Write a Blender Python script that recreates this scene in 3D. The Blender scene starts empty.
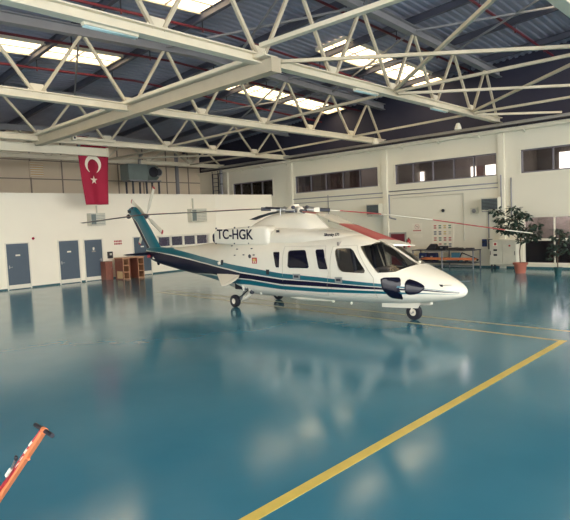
import bpy, bmesh, math, random
from mathutils import Vector, Matrix
random.seed(4)
S = bpy.context.scene; COL = S.collection
R = math.radians
def lin(c):
    c /= 255.0
    return c/12.92 if c <= .04045 else ((c+.055)/1.055)**2.4
def rgb(r, g, b): return (lin(r), lin(g), lin(b), 1)

# ------------------------------------------------------------ materials
def nmat(name):
    m = bpy.data.materials.new(name); m.use_nodes = True
    nt = m.node_tree; b = nt.nodes['Principled BSDF']
    return m, nt, b
def mat(name, col, rough=.5, metal=0, var=.06, scale=3, bump=0, bscale=40, spec=.5):
    m, nt, b = nmat(name)
    tc = nt.nodes.new('ShaderNodeTexCoord'); no = nt.nodes.new('ShaderNodeTexNoise')
    no.inputs['Scale'].default_value = scale; no.inputs['Detail'].default_value = 4
    nt.links.new(tc.outputs['Object'], no.inputs['Vector'])
    cr = nt.nodes.new('ShaderNodeValToRGB')
    cr.color_ramp.elements[0].position = .3; cr.color_ramp.elements[1].position = .7
    c = col
    cr.color_ramp.elements[0].color = tuple(max(0, x*(1-var)) for x in c[:3])+(1,)
    cr.color_ramp.elements[1].color = tuple(min(1, x*(1+var)) for x in c[:3])+(1,)
    nt.links.new(no.outputs['Fac'], cr.inputs['Fac']); nt.links.new(cr.outputs['Color'], b.inputs['Base Color'])
    b.inputs['Roughness'].default_value = rough; b.inputs['Metallic'].default_value = metal
    b.inputs['Specular IOR Level'].default_value = spec
    if bump:
        n2 = nt.nodes.new('ShaderNodeTexNoise'); n2.inputs['Scale'].default_value = bscale
        nt.links.new(tc.outputs['Object'], n2.inputs['Vector'])
        bp = nt.nodes.new('ShaderNodeBump'); bp.inputs['Strength'].default_value = bump
        nt.links.new(n2.outputs['Fac'], bp.inputs['Height']); nt.links.new(bp.outputs['Normal'], b.inputs['Normal'])
    return m
def emit(name, col, s):
    m, nt, b = nmat(name)
    b.inputs['Base Color'].default_value = col; b.inputs['Emission Color'].default_value = col
    b.inputs['Emission Strength'].default_value = s; b.inputs['Roughness'].default_value = .6
    return m
def glass(name, tint, a=.6, rough=.04):
    m, nt, b = nmat(name); nt.nodes.remove(b)
    out = [n for n in nt.nodes if n.type == 'OUTPUT_MATERIAL'][0]
    tr = nt.nodes.new('ShaderNodeBsdfTransparent'); tr.inputs['Color'].default_value = tint
    gl = nt.nodes.new('ShaderNodeBsdfGlossy'); gl.inputs['Roughness'].default_value = rough
    gl.inputs['Color'].default_value = (.9, .9, .9, 1)
    fr = nt.nodes.new('ShaderNodeFresnel'); fr.inputs['IOR'].default_value = 1.45
    mx = nt.nodes.new('ShaderNodeMixShader')
    nt.links.new(fr.outputs[0], mx.inputs[0]); nt.links.new(tr.outputs[0], mx.inputs[1]); nt.links.new(gl.outputs[0], mx.inputs[2])
    nt.links.new(mx.outputs[0], out.inputs['Surface'])
    return m
M = {}
M['wall'] = mat('white_wall_paint', rgb(246, 238, 220), .65, var=.02, scale=.6, bump=.03)
M['wall_r'] = mat('cream_wall_paint', rgb(226, 221, 204), .7, var=.03, scale=.5, bump=.03)
M['panel'] = mat('beige_wall_panel', rgb(222, 206, 182), .6, var=.04, scale=.7)
M['panel_dark'] = mat('panel_joint', rgb(140, 128, 115), .6)
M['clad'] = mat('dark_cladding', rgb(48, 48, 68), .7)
M['deck'] = mat('grey_roof_deck', rgb(150, 152, 172), .55, var=.1, scale=.8)
M['steel'] = mat('cream_painted_steel', rgb(226, 218, 198), .45, var=.05, scale=2)
M['steel_g'] = mat('grey_painted_steel', rgb(140, 140, 145), .5, var=.06, scale=2)
M['steel_t'] = mat('tan_painted_girder', rgb(188, 177, 156), .5, var=.04)
M['steel_w'] = mat('tan_painted_lattice', rgb(200, 190, 168), .5, var=.06)
M['purlin'] = mat('dark_purlin_steel', rgb(78, 80, 96), .5)
M['redpipe'] = mat('dark_red_pipe_paint', rgb(104, 34, 48), .4)
M['skylight'] = emit('daylit_rooflight_sheet', (1, .76, .44, 1), 1.9)
M['day'] = emit('daylit_far_window', rgb(255, 246, 220), 1.6)
M['white'] = mat('gloss_white_paint', rgb(230, 225, 210), .25, var=.015)
M['whitem'] = mat('matt_white', rgb(232, 226, 210), .6, var=.02)
M['teal'] = mat('teal_paint', rgb(10, 96, 112), .3, var=.03)
M['navy'] = mat('navy_paint', rgb(15, 15, 44), .4, var=.03, spec=.18)
M['black'] = mat('black_plastic', rgb(24, 24, 38), .45)
M['tyre'] = mat('tyre_rubber', rgb(26, 26, 36), .75)
M['dglass'] = mat('tinted_window_glass', rgb(14, 14, 34), .12, var=.02, spec=.35)
M['glass'] = glass('clear_cockpit_glass', (.85, .86, .86, 1))
M['oglass'] = glass('office_window_glass', (.75, .74, .78, 1))
M['metal'] = mat('bare_metal', rgb(170, 170, 168), .35, metal=.8)
M['dmetal'] = mat('dark_metal', rgb(70, 72, 82), .4, metal=.5)
M['red'] = mat('red_paint', rgb(178, 52, 58), .4)
M['flagred'] = mat('flag_red_cloth', rgb(158, 22, 56), .8, var=.05, bump=.1)
M['flagwhite'] = mat('flag_white_cloth', rgb(238, 228, 210), .8)
M['door'] = mat('blue_grey_door_paint', rgb(76, 90, 104), .4, var=.03)
M['brown'] = mat('brown_wood_laminate', rgb(136, 82, 66), .5, var=.12, scale=8)
M['brown_l'] = mat('light_wood_laminate', rgb(186, 138, 104), .45, var=.1, scale=8)
M['tan'] = mat('tan_board', rgb(220, 186, 140), .6)
M['orange'] = mat('orange_paint', rgb(226, 132, 84), .45, var=.05)
M['skirt'] = mat('dark_teal_skirting', rgb(52, 92, 98), .5)
M['yellow'] = mat('yellow_floor_paint', rgb(214, 190, 92), .3, var=.08, scale=4)
M['yellow_p'] = mat('pale_yellow_floor_paint', rgb(188, 170, 120), .3, var=.08, scale=4)
M['terra'] = mat('terracotta', rgb(172, 102, 84), .85)
M['greenpot'] = mat('green_pot_plastic', rgb(24, 70, 72), .5)
M['leaf'] = mat('dark_green_leaf', rgb(40, 58, 48), .5, var=.3, scale=6)
M['bark'] = mat('brown_bark', rgb(92, 72, 58), .8)
M['soil'] = mat('potting_soil', rgb(60, 46, 40), .9)
M['cab'] = mat('pale_grey_cabinet_paint', rgb(205, 202, 186), .45)
M['heater'] = mat('grey_green_heater_paint', rgb(110, 122, 120), .45)
M['blue'] = mat('dark_blue_plastic', rgb(34, 52, 98), .45)
M['lblue'] = mat('light_blue_plastic', rgb(84, 140, 164), .5)
M['curtain'] = mat('brown_curtain_cloth', rgb(128, 98, 92), .9, var=.15, scale=4)
M['frame'] = mat('grey_aluminium_frame', rgb(112, 108, 118), .4)
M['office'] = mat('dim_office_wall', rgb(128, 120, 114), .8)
M['tube'] = mat('fluorescent_fitting', rgb(190, 220, 225), .3)
M['green'] = mat('green_print', rgb(60, 120, 100), .6)
M['ochre'] = mat('ochre_print', rgb(205, 180, 110), .6)
M['fabric'] = mat('grey_seat_fabric', rgb(150, 142, 136), .85)
M['interior'] = mat('beige_cabin_lining', rgb(205, 196, 180), .7)
M['apron'] = mat('outdoor_concrete', rgb(170, 168, 160), .9, var=.1)
# glossy epoxy floor
m, nt, b = nmat('teal_epoxy_floor'); M['floor'] = m
tc = nt.nodes.new('ShaderNodeTexCoord')
n1 = nt.nodes.new('ShaderNodeTexNoise'); n1.inputs['Scale'].default_value = .35; n1.inputs['Detail'].default_value = 6
n2 = nt.nodes.new('ShaderNodeTexNoise'); n2.inputs['Scale'].default_value = 1.3; n2.inputs['Detail'].default_value = 5
for n in (n1, n2): nt.links.new(tc.outputs['Object'], n.inputs['Vector'])
cr = nt.nodes.new('ShaderNodeValToRGB'); cr.color_ramp.elements[0].position = .35; cr.color_ramp.elements[1].position = .68
cr.color_ramp.elements[0].color = rgb(54, 120, 144); cr.color_ramp.elements[1].color = rgb(68, 130, 152)
nt.links.new(n1.outputs['Fac'], cr.inputs['Fac']); nt.links.new(cr.outputs['Color'], b.inputs['Base Color'])
mr = nt.nodes.new('ShaderNodeMapRange'); mr.inputs['To Min'].default_value = .1; mr.inputs['To Max'].default_value = .19
nt.links.new(n2.outputs['Fac'], mr.inputs['Value']); nt.links.new(mr.outputs['Result'], b.inputs['Roughness'])
n3 = nt.nodes.new('ShaderNodeTexNoise'); n3.inputs['Scale'].default_value = 2.2; n3.inputs['Detail'].default_value = 2
nt.links.new(tc.outputs['Object'], n3.inputs['Vector'])
bp = nt.nodes.new('ShaderNodeBump'); bp.inputs['Strength'].default_value = .05; bp.inputs['Distance'].default_value = .03
nt.links.new(n3.outputs['Fac'], bp.inputs['Height']); nt.links.new(bp.outputs['Normal'], b.inputs['Normal'])
b.inputs['Specular IOR Level'].default_value = .48

# ------------------------------------------------------------ mesh builder
class MB:
    def __init__(s): s.v = []; s.f = []; s.m = []; s.mats = []; s.sm = []
    def mi(s, m):
        m = M[m] if isinstance(m, str) else m
        if m not in s.mats: s.mats.append(m)
        return s.mats.index(m)
    def add(s, vs, fs, m, smooth=False):
        o = len(s.v); k = s.mi(m)
        s.v += [tuple(v) for v in vs]
        for f in fs: s.f.append(tuple(i+o for i in f)); s.m.append(k); s.sm.append(smooth)
        return s
    def box(s, c, d, m, rot=None):
        hx, hy, hz = d[0]/2, d[1]/2, d[2]/2
        vs = [Vector((x*hx, y*hy, z*hz)) for x in (-1, 1) for y in (-1, 1) for z in (-1, 1)]
        if rot is not None: vs = [rot @ v for v in vs]
        vs = [v+Vector(c) for v in vs]
        return s.add(vs, [(0, 1, 3, 2), (4, 6, 7, 5), (0, 4, 5, 1), (2, 3, 7, 6), (0, 2, 6, 4), (1, 5, 7, 3)], m)
    def b2(s, a, b, m): # min corner, max corner
        return s.box([(a[i]+b[i])/2 for i in range(3)], [abs(b[i]-a[i]) for i in range(3)], m)
    def prof(s, p, q, pts, m, up=(0, 0, 1), caps=True):
        p, q = Vector(p), Vector(q); d = (q-p).normalized(); u = Vector(up)
        if abs(d.dot(u)) > .98: u = Vector((0, 1, 0))
        x = d.cross(u).normalized(); y = x.cross(d).normalized()
        n = len(pts)
        vs = [p+x*a+y*b for a, b in pts]+[q+x*a+y*b for a, b in pts]
        fs = [(i, (i+1) % n, n+(i+1) % n, n+i) for i in range(n)]
        if caps: fs += [tuple(range(n))[::-1], tuple(range(n, 2*n))]
        return s.add(vs, fs, m)
    def bar(s, p, q, w, h, m, up=(0, 0, 1)):
        return s.prof(p, q, [(-w/2, -h/2), (w/2, -h/2), (w/2, h/2), (-w/2, h/2)], m, up)
    def ibeam(s, p, q, w, h, t, m):
        a, b = w/2, h/2
        return s.prof(p, q, [(-a, -b), (a, -b), (a, -b+t), (t/2, -b+t), (t/2, b-t), (a, b-t), (a, b), (-a, b), (-a, b-t), (-t/2, b-t), (-t/2, -b+t), (-a, -b+t)], m)
    def cyl(s, p, q, r, m, n=12, r2=None):
        r2 = r if r2 is None else r2
        p, q = Vector(p), Vector(q); d = (q-p).normalized(); u = Vector((0, 0, 1)) if abs(d.z) < .95 else Vector((1, 0, 0))
        x = d.cross(u).normalized(); y = x.cross(d)
        vs = [p+(x*math.cos(6.28318*i/n)+y*math.sin(6.28318*i/n))*r for i in range(n)]
        vs += [q+(x*math.cos(6.28318*i/n)+y*math.sin(6.28318*i/n))*r2 for i in range(n)]
        s.add(vs, [(i, (i+1) % n, n+(i+1) % n, n+i) for i in range(n)], m, True)
        return s.add(vs, [tuple(range(n))[::-1], tuple(range(n, 2*n))], m)
    def tube(s, pts, r, m, n=10):
        for a, b in zip(pts, pts[1:]): s.cyl(a, b, r, m, n)
        for p in pts[1:-1]: s.ball(p, (r, r, r), m, 8, 6)
        return s
    def ball(s, c, r, m, nu=14, nv=9):
        vs = []
        for j in range(nv+1):
            t = math.pi*j/nv
            for i in range(nu):
                p = 6.28318*i/nu
                vs.append((c[0]+r[0]*math.sin(t)*math.cos(p), c[1]+r[1]*math.sin(t)*math.sin(p), c[2]+r[2]*math.cos(t)))
        fs = [(j*nu+i, (j+1)*nu+i, (j+1)*nu+(i+1) % nu, j*nu+(i+1) % nu) for j in range(nv) for i in range(nu)]
        return s.add(vs, fs, m, True)
    def lathe(s, c, prof, m, n=20, axis='z'):
        vs = []
        for r, h in prof:
            for i in range(n):
                a = 6.28318*i/n; x, y = r*math.cos(a), r*math.sin(a)
                v = (x, y, h) if axis == 'z' else ((x, h, y) if axis == 'y' else (h, x, y))
                vs.append((c[0]+v[0], c[1]+v[1], c[2]+v[2]))
        k = len(prof)
        return s.add(vs, [(j*n+i, j*n+(i+1) % n, (j+1)*n+(i+1) % n, (j+1)*n+i) for j in range(k-1) for i in range(n)], m, True)
    def loft(s, rings, m, caps=True, smooth=True):
        n = len(rings[0]); vs = [v for r in rings for v in r]
        s.add(vs, [(j*n+i, j*n+(i+1) % n, (j+1)*n+(i+1) % n, (j+1)*n+i) for j in range(len(rings)-1) for i in range(n)], m, smooth)
        if caps:
            s.add(rings[0], [tuple(range(n))[::-1]], m); s.add(rings[-1], [tuple(range(n))], m)
        return s
    def mesh(s, name, sharp=40, weld=True):
        me = bpy.data.meshes.new(name); me.from_pydata(s.v, [], s.f)
        for m in s.mats: me.materials.append(m)
        for p, k, q in zip(me.polygons, s.m, s.sm): p.material_index = k; p.use_smooth = q
        bm = bmesh.new(); bm.from_mesh(me)
        if weld: bmesh.ops.remove_doubles(bm, verts=bm.verts, dist=1e-5)
        bmesh.ops.recalc_face_normals(bm, faces=bm.faces)
        for e in bm.edges:
            if len(e.link_faces) == 2 and e.calc_face_angle(0) > R(sharp): e.smooth = False
        bm.to_mesh(me); bm.free(); me.update()
        return me
    def build(s, name, parent=None, bevel=0, weld=True, sharp=40):
        o = bpy.data.objects.new(name, s.mesh(name, sharp, weld)); COL.objects.link(o)
        if parent is not None: o.parent = parent
        if bevel:
            md = o.modifiers.new('bevel', 'BEVEL'); md.width = bevel; md.segments = 2; md.limit_method = 'ANGLE'; md.angle_limit = R(50)
        return o
def tag(o, label=None, cat=None, group=None, kind=None):
    if label: o['label'] = label
    if cat: o['category'] = cat
    if group: o['group'] = group
    if kind: o['kind'] = kind
    return o
def empty(name, loc=(0, 0, 0), rz=0, label=None, cat=None, group=None, kind=None):
    o = bpy.data.objects.new(name, None); COL.objects.link(o); o.location = loc; o.rotation_euler = (0, 0, rz)
    o.empty_display_size = .2
    return tag(o, label, cat, group, kind)
def copy_tree(o, parent=None):
    c = o.copy(); COL.objects.link(c); c.parent = parent
    for ch in [x for x in COL.objects if x.parent == o]: copy_tree(ch, c)
    return c
def settle(o, base):
    """move a one-mesh object's origin to its base"""
    o.data.transform(Matrix.Translation(-Vector(base))); o.location = base; return o

# ============================================================ SETTING
XR, YL, YB, X0, YF = 25.2, 26.1, 31.9, -10.0, -20.0
def struct(o): o['kind'] = 'structure'; return o
def deckz(x, y): return 9.55-.065*(y-10.2)-.04*abs(x-13)
struct(MB().b2((X0-.3, YF, -.15), (XR+.3, YL+.2, 0), 'floor').build('floor'))
struct(MB().b2((-70, -90, -.3), (60, YF, -.02), 'apron').build('ground'))
def holed(u0, u1, z0, z1, holes, f):
    us = sorted({u0, u1} | {h[0] for h in holes} | {h[1] for h in holes}); zs = sorted({z0, z1} | {h[2] for h in holes} | {h[3] for h in holes})
    for a, b in zip(us, us[1:]):
        for c, d in zip(zs, zs[1:]):
            mu, mz = (a+b)/2, (c+d)/2
            if not any(h[0] < mu < h[1] and h[2] < mz < h[3] for h in holes): f(a, b, c, d)
# back-left partition (low annex) with strip window opening
strip = (17.5, 21.1, 1.42, 2.02)
w = MB(); holed(X0, XR, 0, 4.35, [strip], lambda a, b, c, d: w.b2((a, YL, c), (b, YL+.25, d), 'wall'))
struct(w.build('wall_left'))
struct(MB().b2((X0, YL+.25, 4.1), (XR, YB, 4.35), 'wall').build('ceiling_annex'))
struct(MB().add([(21.7, YL, 0), (XR, 24.75, 0), (XR, YL, 0), (21.7, YL, 4.33), (XR, 24.75, 4.27), (XR, YL, 4.33)], [(0, 1, 4, 3), (1, 2, 5, 4), (2, 0, 3, 5), (3, 4, 5), (2, 1, 0)], 'wall').build('trim_9'))
# far panel wall above the annex
w = MB(); w.b2((X0, YB, 0), (XR+.3, YB+.2, 8.3), 'panel')
for z in (5.55, 6.6): w.b2((X0, YB-.03, z-.03), (XR, YB, z+.03), 'panel_dark')
for x in (23.2,): w.b2((x-.1, YB-.15, 4.35), (x+.1, YB, 7.9), 'steel_g')
for i in range(19): w.b2((-8.6+1.82*i, YB-.03, 4.35), (-8.6+1.82*i+.07, YB, 7.9), 'panel_dark')
struct(w.build('wall_back'))
# right wall with window openings
WIN = [(16.78, 22.7, 4.2, 5.22), (10.4, 15.72, 4.2, 5.22), (1.6, 9.32, 4.2, 5.22), (24.6, 28.34, 4.2, 5.22), (1.4, 9.26, .2, 2.3)]
w = MB(); holed(YF, YB, 0, 6.2, WIN, lambda a, b, c, d: w.b2((XR, a, c), (XR+.3, b, d), 'wall_r'))
struct(w.build('wall_right'))
struct(MB().b2((XR+.05, YF, 6.2), (XR+.3, YB, 9.9), 'clad').build('wall_right_upper'))
w = MB(); holed(YF, YB+.2, 0, 9.9, [(-17, 15, 0, 5.5)], lambda a, b, c, d: w.b2((X0-.3, a, c), (X0, b, d), 'wall_r')); struct(w.build('wall_near_left'))
# office behind the upper windows
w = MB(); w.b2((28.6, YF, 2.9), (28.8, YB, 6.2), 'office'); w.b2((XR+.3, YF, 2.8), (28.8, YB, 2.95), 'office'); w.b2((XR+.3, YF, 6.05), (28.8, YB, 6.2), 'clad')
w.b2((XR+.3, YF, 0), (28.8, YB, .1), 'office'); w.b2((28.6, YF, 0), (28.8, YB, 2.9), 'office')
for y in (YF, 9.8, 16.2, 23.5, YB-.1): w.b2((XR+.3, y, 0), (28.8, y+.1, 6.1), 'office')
struct(w.build('wall_office'))
# baseboards
struct(MB().b2((X0, YL-.02, 0), (XR, YL, .07), 'skirt').build('baseboard_left'))
struct(MB().b2((XR-.02, YF, 0), (XR, YL, .08), 'skirt').build('baseboard_right'))
# wall pilasters and eave trim
for i, y in enumerate((-2.1, 4.05, 10.15, 16.3, 23.0, 28.9)):
    z0 = 4.35 if y > 26 else 0
    struct(MB().b2((XR-.14, y-.13, z0), (XR, y+.13, 6.05), 'wall_r').build('trim_%d' % (i+1)))
e = MB(); e.ibeam((XR-.12, YF, 6.15), (XR-.12, YB, 6.15), .24, .16, .02, 'wall_r')
y = 1.0
while y < 31: e.bar((XR-.02, y, 5.98), (XR-.34, y, 6.1), .06, .05, 'wall_r'); y += 2.03
struct(e.build('trim_7'))
struct(MB().b2((XR-.02, YF, 3.98), (XR, YL, 4.02), 'wall_r').build('trim_8'))

# louvred vent high in the panel wall
root = struct(empty('window_20', (14.1, YB, 5.62)))
b = MB(); b.b2((-.9, -.06, 0), (-.84, -.001, .9), 'panel'); b.b2((.84, -.06, 0), (.9, -.001, .9), 'panel'); b.b2((-.9, -.06, .84), (.9, -.001, .9), 'panel'); b.b2((-.9, -.06, 0), (.9, -.001, .06), 'panel'); b.build('window_frame', root)
b = MB(); b.b2((-.84, -.03, .06), (-.1, -.002, .84), 'tan'); b.b2((-.1, -.03, .06), (.84, -.002, .84), 'panel')
for k in range(6): b.box((-.47, -.035, .12+.13*k), (.72, .02, .06), 'whitem')
b.build('louvre', root)
# windows
def window(idx, y0, y1, z0, z1, mulls, transom=None, fm='frame', surround=True, curtains=()):
    root = empty('window_%d' % idx, (XR, (y0+y1)/2, z0)); struct(root)
    def L(p): return (p[0]-XR, p[1]-(y0+y1)/2, p[2]-z0)
    f = MB(); t = .06
    ys = [y0]+list(mulls)+[y1]
    for y in ys:
        hw = t/2 if y in mulls else t
        a, b = (y-hw, y+hw) if y in mulls else ((y, y+t) if y == y0 else (y-t, y))
        f.b2(L((XR+.04, a, z0)), L((XR+.14, b, z1)), fm)
    f.b2(L((XR+.04, y0, z0)), L((XR+.14, y1, z0+t)), fm); f.b2(L((XR+.04, y0, z1-t)), L((XR+.14, y1, z1)), fm)
    if transom: f.b2(L((XR+.03, y0, transom-.05)), L((XR+.15, y1, transom+.05)), fm)
    f.build('window_frame', root)
    if surround:
        f = MB()
        for a, b in (((y0-.09, z0-.09), (y1+.09, z0)), ((y0-.09, z1), (y1+.09, z1+.07)), ((y0-.09, z0), (y0, z1)), ((y1, z0), (y1+.09, z1))):
            f.b2(L((XR-.03, a[0], a[1])), L((XR+.01, b[0], b[1])), 'wall_r')
        f.build('window_surround', root)
    MB().b2(L((XR+.08, y0+t, z0+t)), L((XR+.09, y1-t, z1-t)), 'oglass').build('pane', root)
    for (a, b) in curtains:
        c = MB(); n = 24; vs = []
        for i in range(n+1):
            y = a+(b-a)*i/n; x = XR+.3+.03*math.sin(i*1.9)
            vs += [L((x, y, z0-.02)), L((x, y, z1+.05))]
        c.add(vs, [(2*i, 2*i+2, 2*i+3, 2*i+1) for i in range(n)], 'curtain', True)
        c.build('curtain', root)
    return root
window(1, *WIN[0], (17.98, 19.14, 20.36, 21.5), curtains=((21.55, 22.2), (19.2, 20.3), (18.05, 18.9)))
window(2, *WIN[1], (11.5, 12.5, 13.6, 14.7))
window(3, *WIN[2], (2.6, 4.7, 5.9, 8.0), curtains=((3.2, 4.5),))
window(4, *WIN[3], (25.6, 26.6, 27.6), curtains=((25.9, 27.0),))
window(5, *WIN[4], (2.8, 4.1, 5.4, 6.7, 7.97), transom=1.27, fm='whitem', surround=False)
b = MB(); b.b2((XR+.1, 1.45, .28), (XR+.13, 9.2, 1.2), mat('dark_brown_lower_panel', rgb(76, 54, 60), .3)); 
o = b.build('window_6'); struct(o)
# daylit openings seen across the office
for y0, y1, z0, z1, mm in ((11.6, 12.35, 4.35, 5.0, 'day'), (12.5, 12.85, 4.3, 5.0, 'curtain'), (12.9, 13.15, 4.35, 5.0, 'day'), (15.95, 16.15, 4.4, 5.0, 'day'), (7.0, 8.75, 4.3, 5.25, 'day'), (27.4, 27.9, 4.3, 5.1, 'day'), (29.0, 29.9, 4.3, 5.1, 'day'), (25.0, 25.5, 4.3, 5.1, 'day')):
    struct(settle(MB().b2((28.52, y0, z0), (28.6, y1, z1), mm).build('window_7'), (28.56, (y0+y1)/2, z0)))
# annex strip window
x0, x1, z0, z1 = strip
root = struct(empty('window_8', ((x0+x1)/2, YL, z0)))
def L(p): return (p[0]-(x0+x1)/2, p[1]-YL, p[2]-z0)
f = MB()
for x in (x0, x0+.86, x0+1.72, x0+2.62, x1): f.b2(L((x-.05, YL-.03, z0-.05)), L((x+.05, YL+.08, z1+.05)), 'whitem')
for z in (z0, z1): f.b2(L((x0-.05, YL-.03, z-.05)), L((x1+.05, YL+.08, z+.05)), 'whitem')
f.build('window_frame', root)
MB().b2(L((x0, YL+.05, z0)), L((x1, YL+.06, z1)), 'oglass').build('pane', root)
struct(MB().b2((X0, YL+1.4, 0), (XR-.05, YL+1.5, 3.9), 'clad').build('wall_annex_room'))  # dark colour stands in for the shade inside the annex room

# doors on the left wall
def door(idx, x0, x1, zt, plate, hand):
    root = struct(empty('door_%d' % idx, ((x0+x1)/2, YL, 0))); c = (x0+x1)/2
    f = MB(); fw = .05
    for a, b in ((x0-fw, x0), (x1, x1+fw)): f.b2((a-c, -.05, 0), (b-c, -.001, zt+fw), 'whitem')
    f.b2((x0-fw-c, -.05, zt), (x1+fw-c, -.001, zt+fw), 'whitem'); f.build('door_frame', root)
    MB().b2((x0-c, -.035, .02), (x1-c, -.003, zt), 'door').build('door_leaf', root, .004)
    MB().b2((x0-c+.01, -.045, .03), (x1-c-.01, -.036, .21), 'whitem').build('kick_plate', root)
    hx = (x0-c+.09) if hand < 0 else (x1-c-.09)
    h = MB(); h.cyl((hx, -.036, 1.02), (hx, -.09, 1.02), .012, 'metal', 8); h.bar((hx, -.085, 1.02), (hx-hand*.12, -.085, 1.02), .02, .02, 'metal'); h.b2((hx-.02, -.042, .95), (hx+.02, -.035, 1.1), 'metal')
    h.build('door_handle', root)
    s = MB()
    if plate == 1: s.b2((-.1, -.042, 1.5), (.1, -.035, 1.57), 'whitem')
    elif plate == 2:
        s.lathe((0, -.042, 1.62), [(0, 0), (.055, 0), (.055, .006)], 'whitem', 14, 'y'); s.b2((-.04, -.042, 1.52), (.04, -.035, 1.6), 'whitem'); s.b2((-.1, -.042, 1.43), (.1, -.035, 1.5), 'fabric')
    s.build('door_sign', root)
door(1, 9.53, 10.5, 2.06, 1, -1); door(2, 11.93, 12.9, 2.06, 1, -1); door(3, 13.22, 14.15, 2.04, 2, 1); door(4, 15.98, 16.98, 2.04, 1, 1)
# red doorway on the right wall behind the cockpit
root = struct(empty('door_5', (XR, 15.65, 0)))
f = MB()
f.b2((-.05, -.5, 0), (-.001, -.42, 1.72), 'metal'); f.b2((-.05, .42, 0), (-.001, .5, 1.72), 'metal'); f.b2((-.05, -.5, 1.64), (-.001, .5, 1.72), 'metal'); f.build('door_frame', root)
MB().b2((-.03, -.42, .02), (-.002, .42, 1.64), mat('dark_red_door', rgb(112, 30, 48), .4)).build('door_leaf', root)
MB().b2((-.04, -.3, .9), (-.03, .1, 1.1), 'whitem').build('door_sign', root)

# painted floor lines
def line(p, q, w, m, label):
    o = MB().bar((p[0], p[1], .002), (q[0], q[1], .002), w, .003, m).build('floor_line')
    tag(settle(o, ((p[0]+q[0])/2, (p[1]+q[1])/2, 0)), label, 'floor marking')
line((-3, 3.43), (11.33, 3.43), .13, 'yellow', 'broad yellow painted line crossing the near floor diagonally in the photo')
line((11.27, 3.5), (12.3, 18.6), .1, 'yellow_p', 'thin yellow line running from the yellow corner under the helicopter')
line((12.2, 2.0), (12.75, 18.6), .09, 'yellow_p', 'outer thin yellow line passing the nose wheel, farther than its twin')

# ============================================================ ROOF
dk = MB(); n = 0
pts = []; y = YF
prof = []
while y < YB+.3:
    prof += [(y, 0), (y+.10, 0), (y+.14, .05), (y+.24, .05)]; y += .28
SKY = [(4.2, 11.85, 12.95, 14.3), (17.3, 24.9, 12.75, 14.2), (4.2, 11.6, 18.9, 20.1), (17.3, 25.0, 18.6, 19.85), (17.3, 24.9, 5.3, 6.4), (4.2, 11.85, 5.3, 6.4)]+[(a, b, y, y+1.3) for y in (-1.5, -8, -14.5) for a, b in ((4.2, 11.85), (17.3, 24.9))]
for xa, xb in ((X0-.3, 13.0), (13.0, XR+.3)):
    vs = []
    for (yy, h) in prof:
        vs += [(xa, yy, deckz(xa, yy)+h+.12), (xb, yy, deckz(xb, yy)+h+.12)]
    dk.add(vs, [(2*i, 2*i+1, 2*i+3, 2*i+2) for i in range(len(prof)-1)], 'deck')
struct(dk.build('ceiling', sharp=10))
for i, (xa, xb, ya, yb) in enumerate(SKY):
    root = struct(empty('window_%d' % (9+i), ((xa+xb)/2, (ya+yb)/2, 9)))
    c = Vector(root.location)
    s = MB(); fr = MB()
    q = [Vector((x, y, deckz(x, y)+.06))-c for x, y in ((xa, ya), (xb, ya), (xb, yb), (xa, yb))]
    s.add(q+[v+Vector((0, 0, .03)) for v in q], [(0, 1, 2, 3), (4, 5, 6, 7), (0, 1, 5, 4), (1, 2, 6, 5), (2, 3, 7, 6), (3, 0, 4, 7)], 'skylight')
    s.build('rooflight_sheet', root)
    for k in range(4): fr.bar(q[k], q[(k+1) % 4], .07, .12, 'steel')
    for t in (.2, .4, .6, .8):
        fr.bar(q[0].lerp(q[1], t)-Vector((0, 0, .02)), q[3].lerp(q[2], t)-Vector((0, 0, .02)), .04, .05, 'steel_g')
    fr.bar(q[0].lerp(q[3], .5)-Vector((0, 0, .03)), q[1].lerp(q[2], .5)-Vector((0, 0, .03)), .03, .04, 'steel_g')
    fr.build('rooflight_frame', root)

# purlins (run along Y, over the truss apexes)
PX = [-3.4+3.02*i for i in range(10)]
for i, x in enumerate(PX):
    p = MB()
    ya, yb = YF, YB-.05
    p.ibeam((x, ya, deckz(x, ya)-.07), (x, yb, deckz(x, yb)-.07), .14, .24, .015, 'purlin')
    o = settle(p.build('roof_purlin'), (x, (ya+yb)/2, deckz(x, 12)-.2))
    tag(o, 'dark steel purlin running front to back directly under the corrugated roof deck', 'roof beam', 'purlins under the roof deck')

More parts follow.
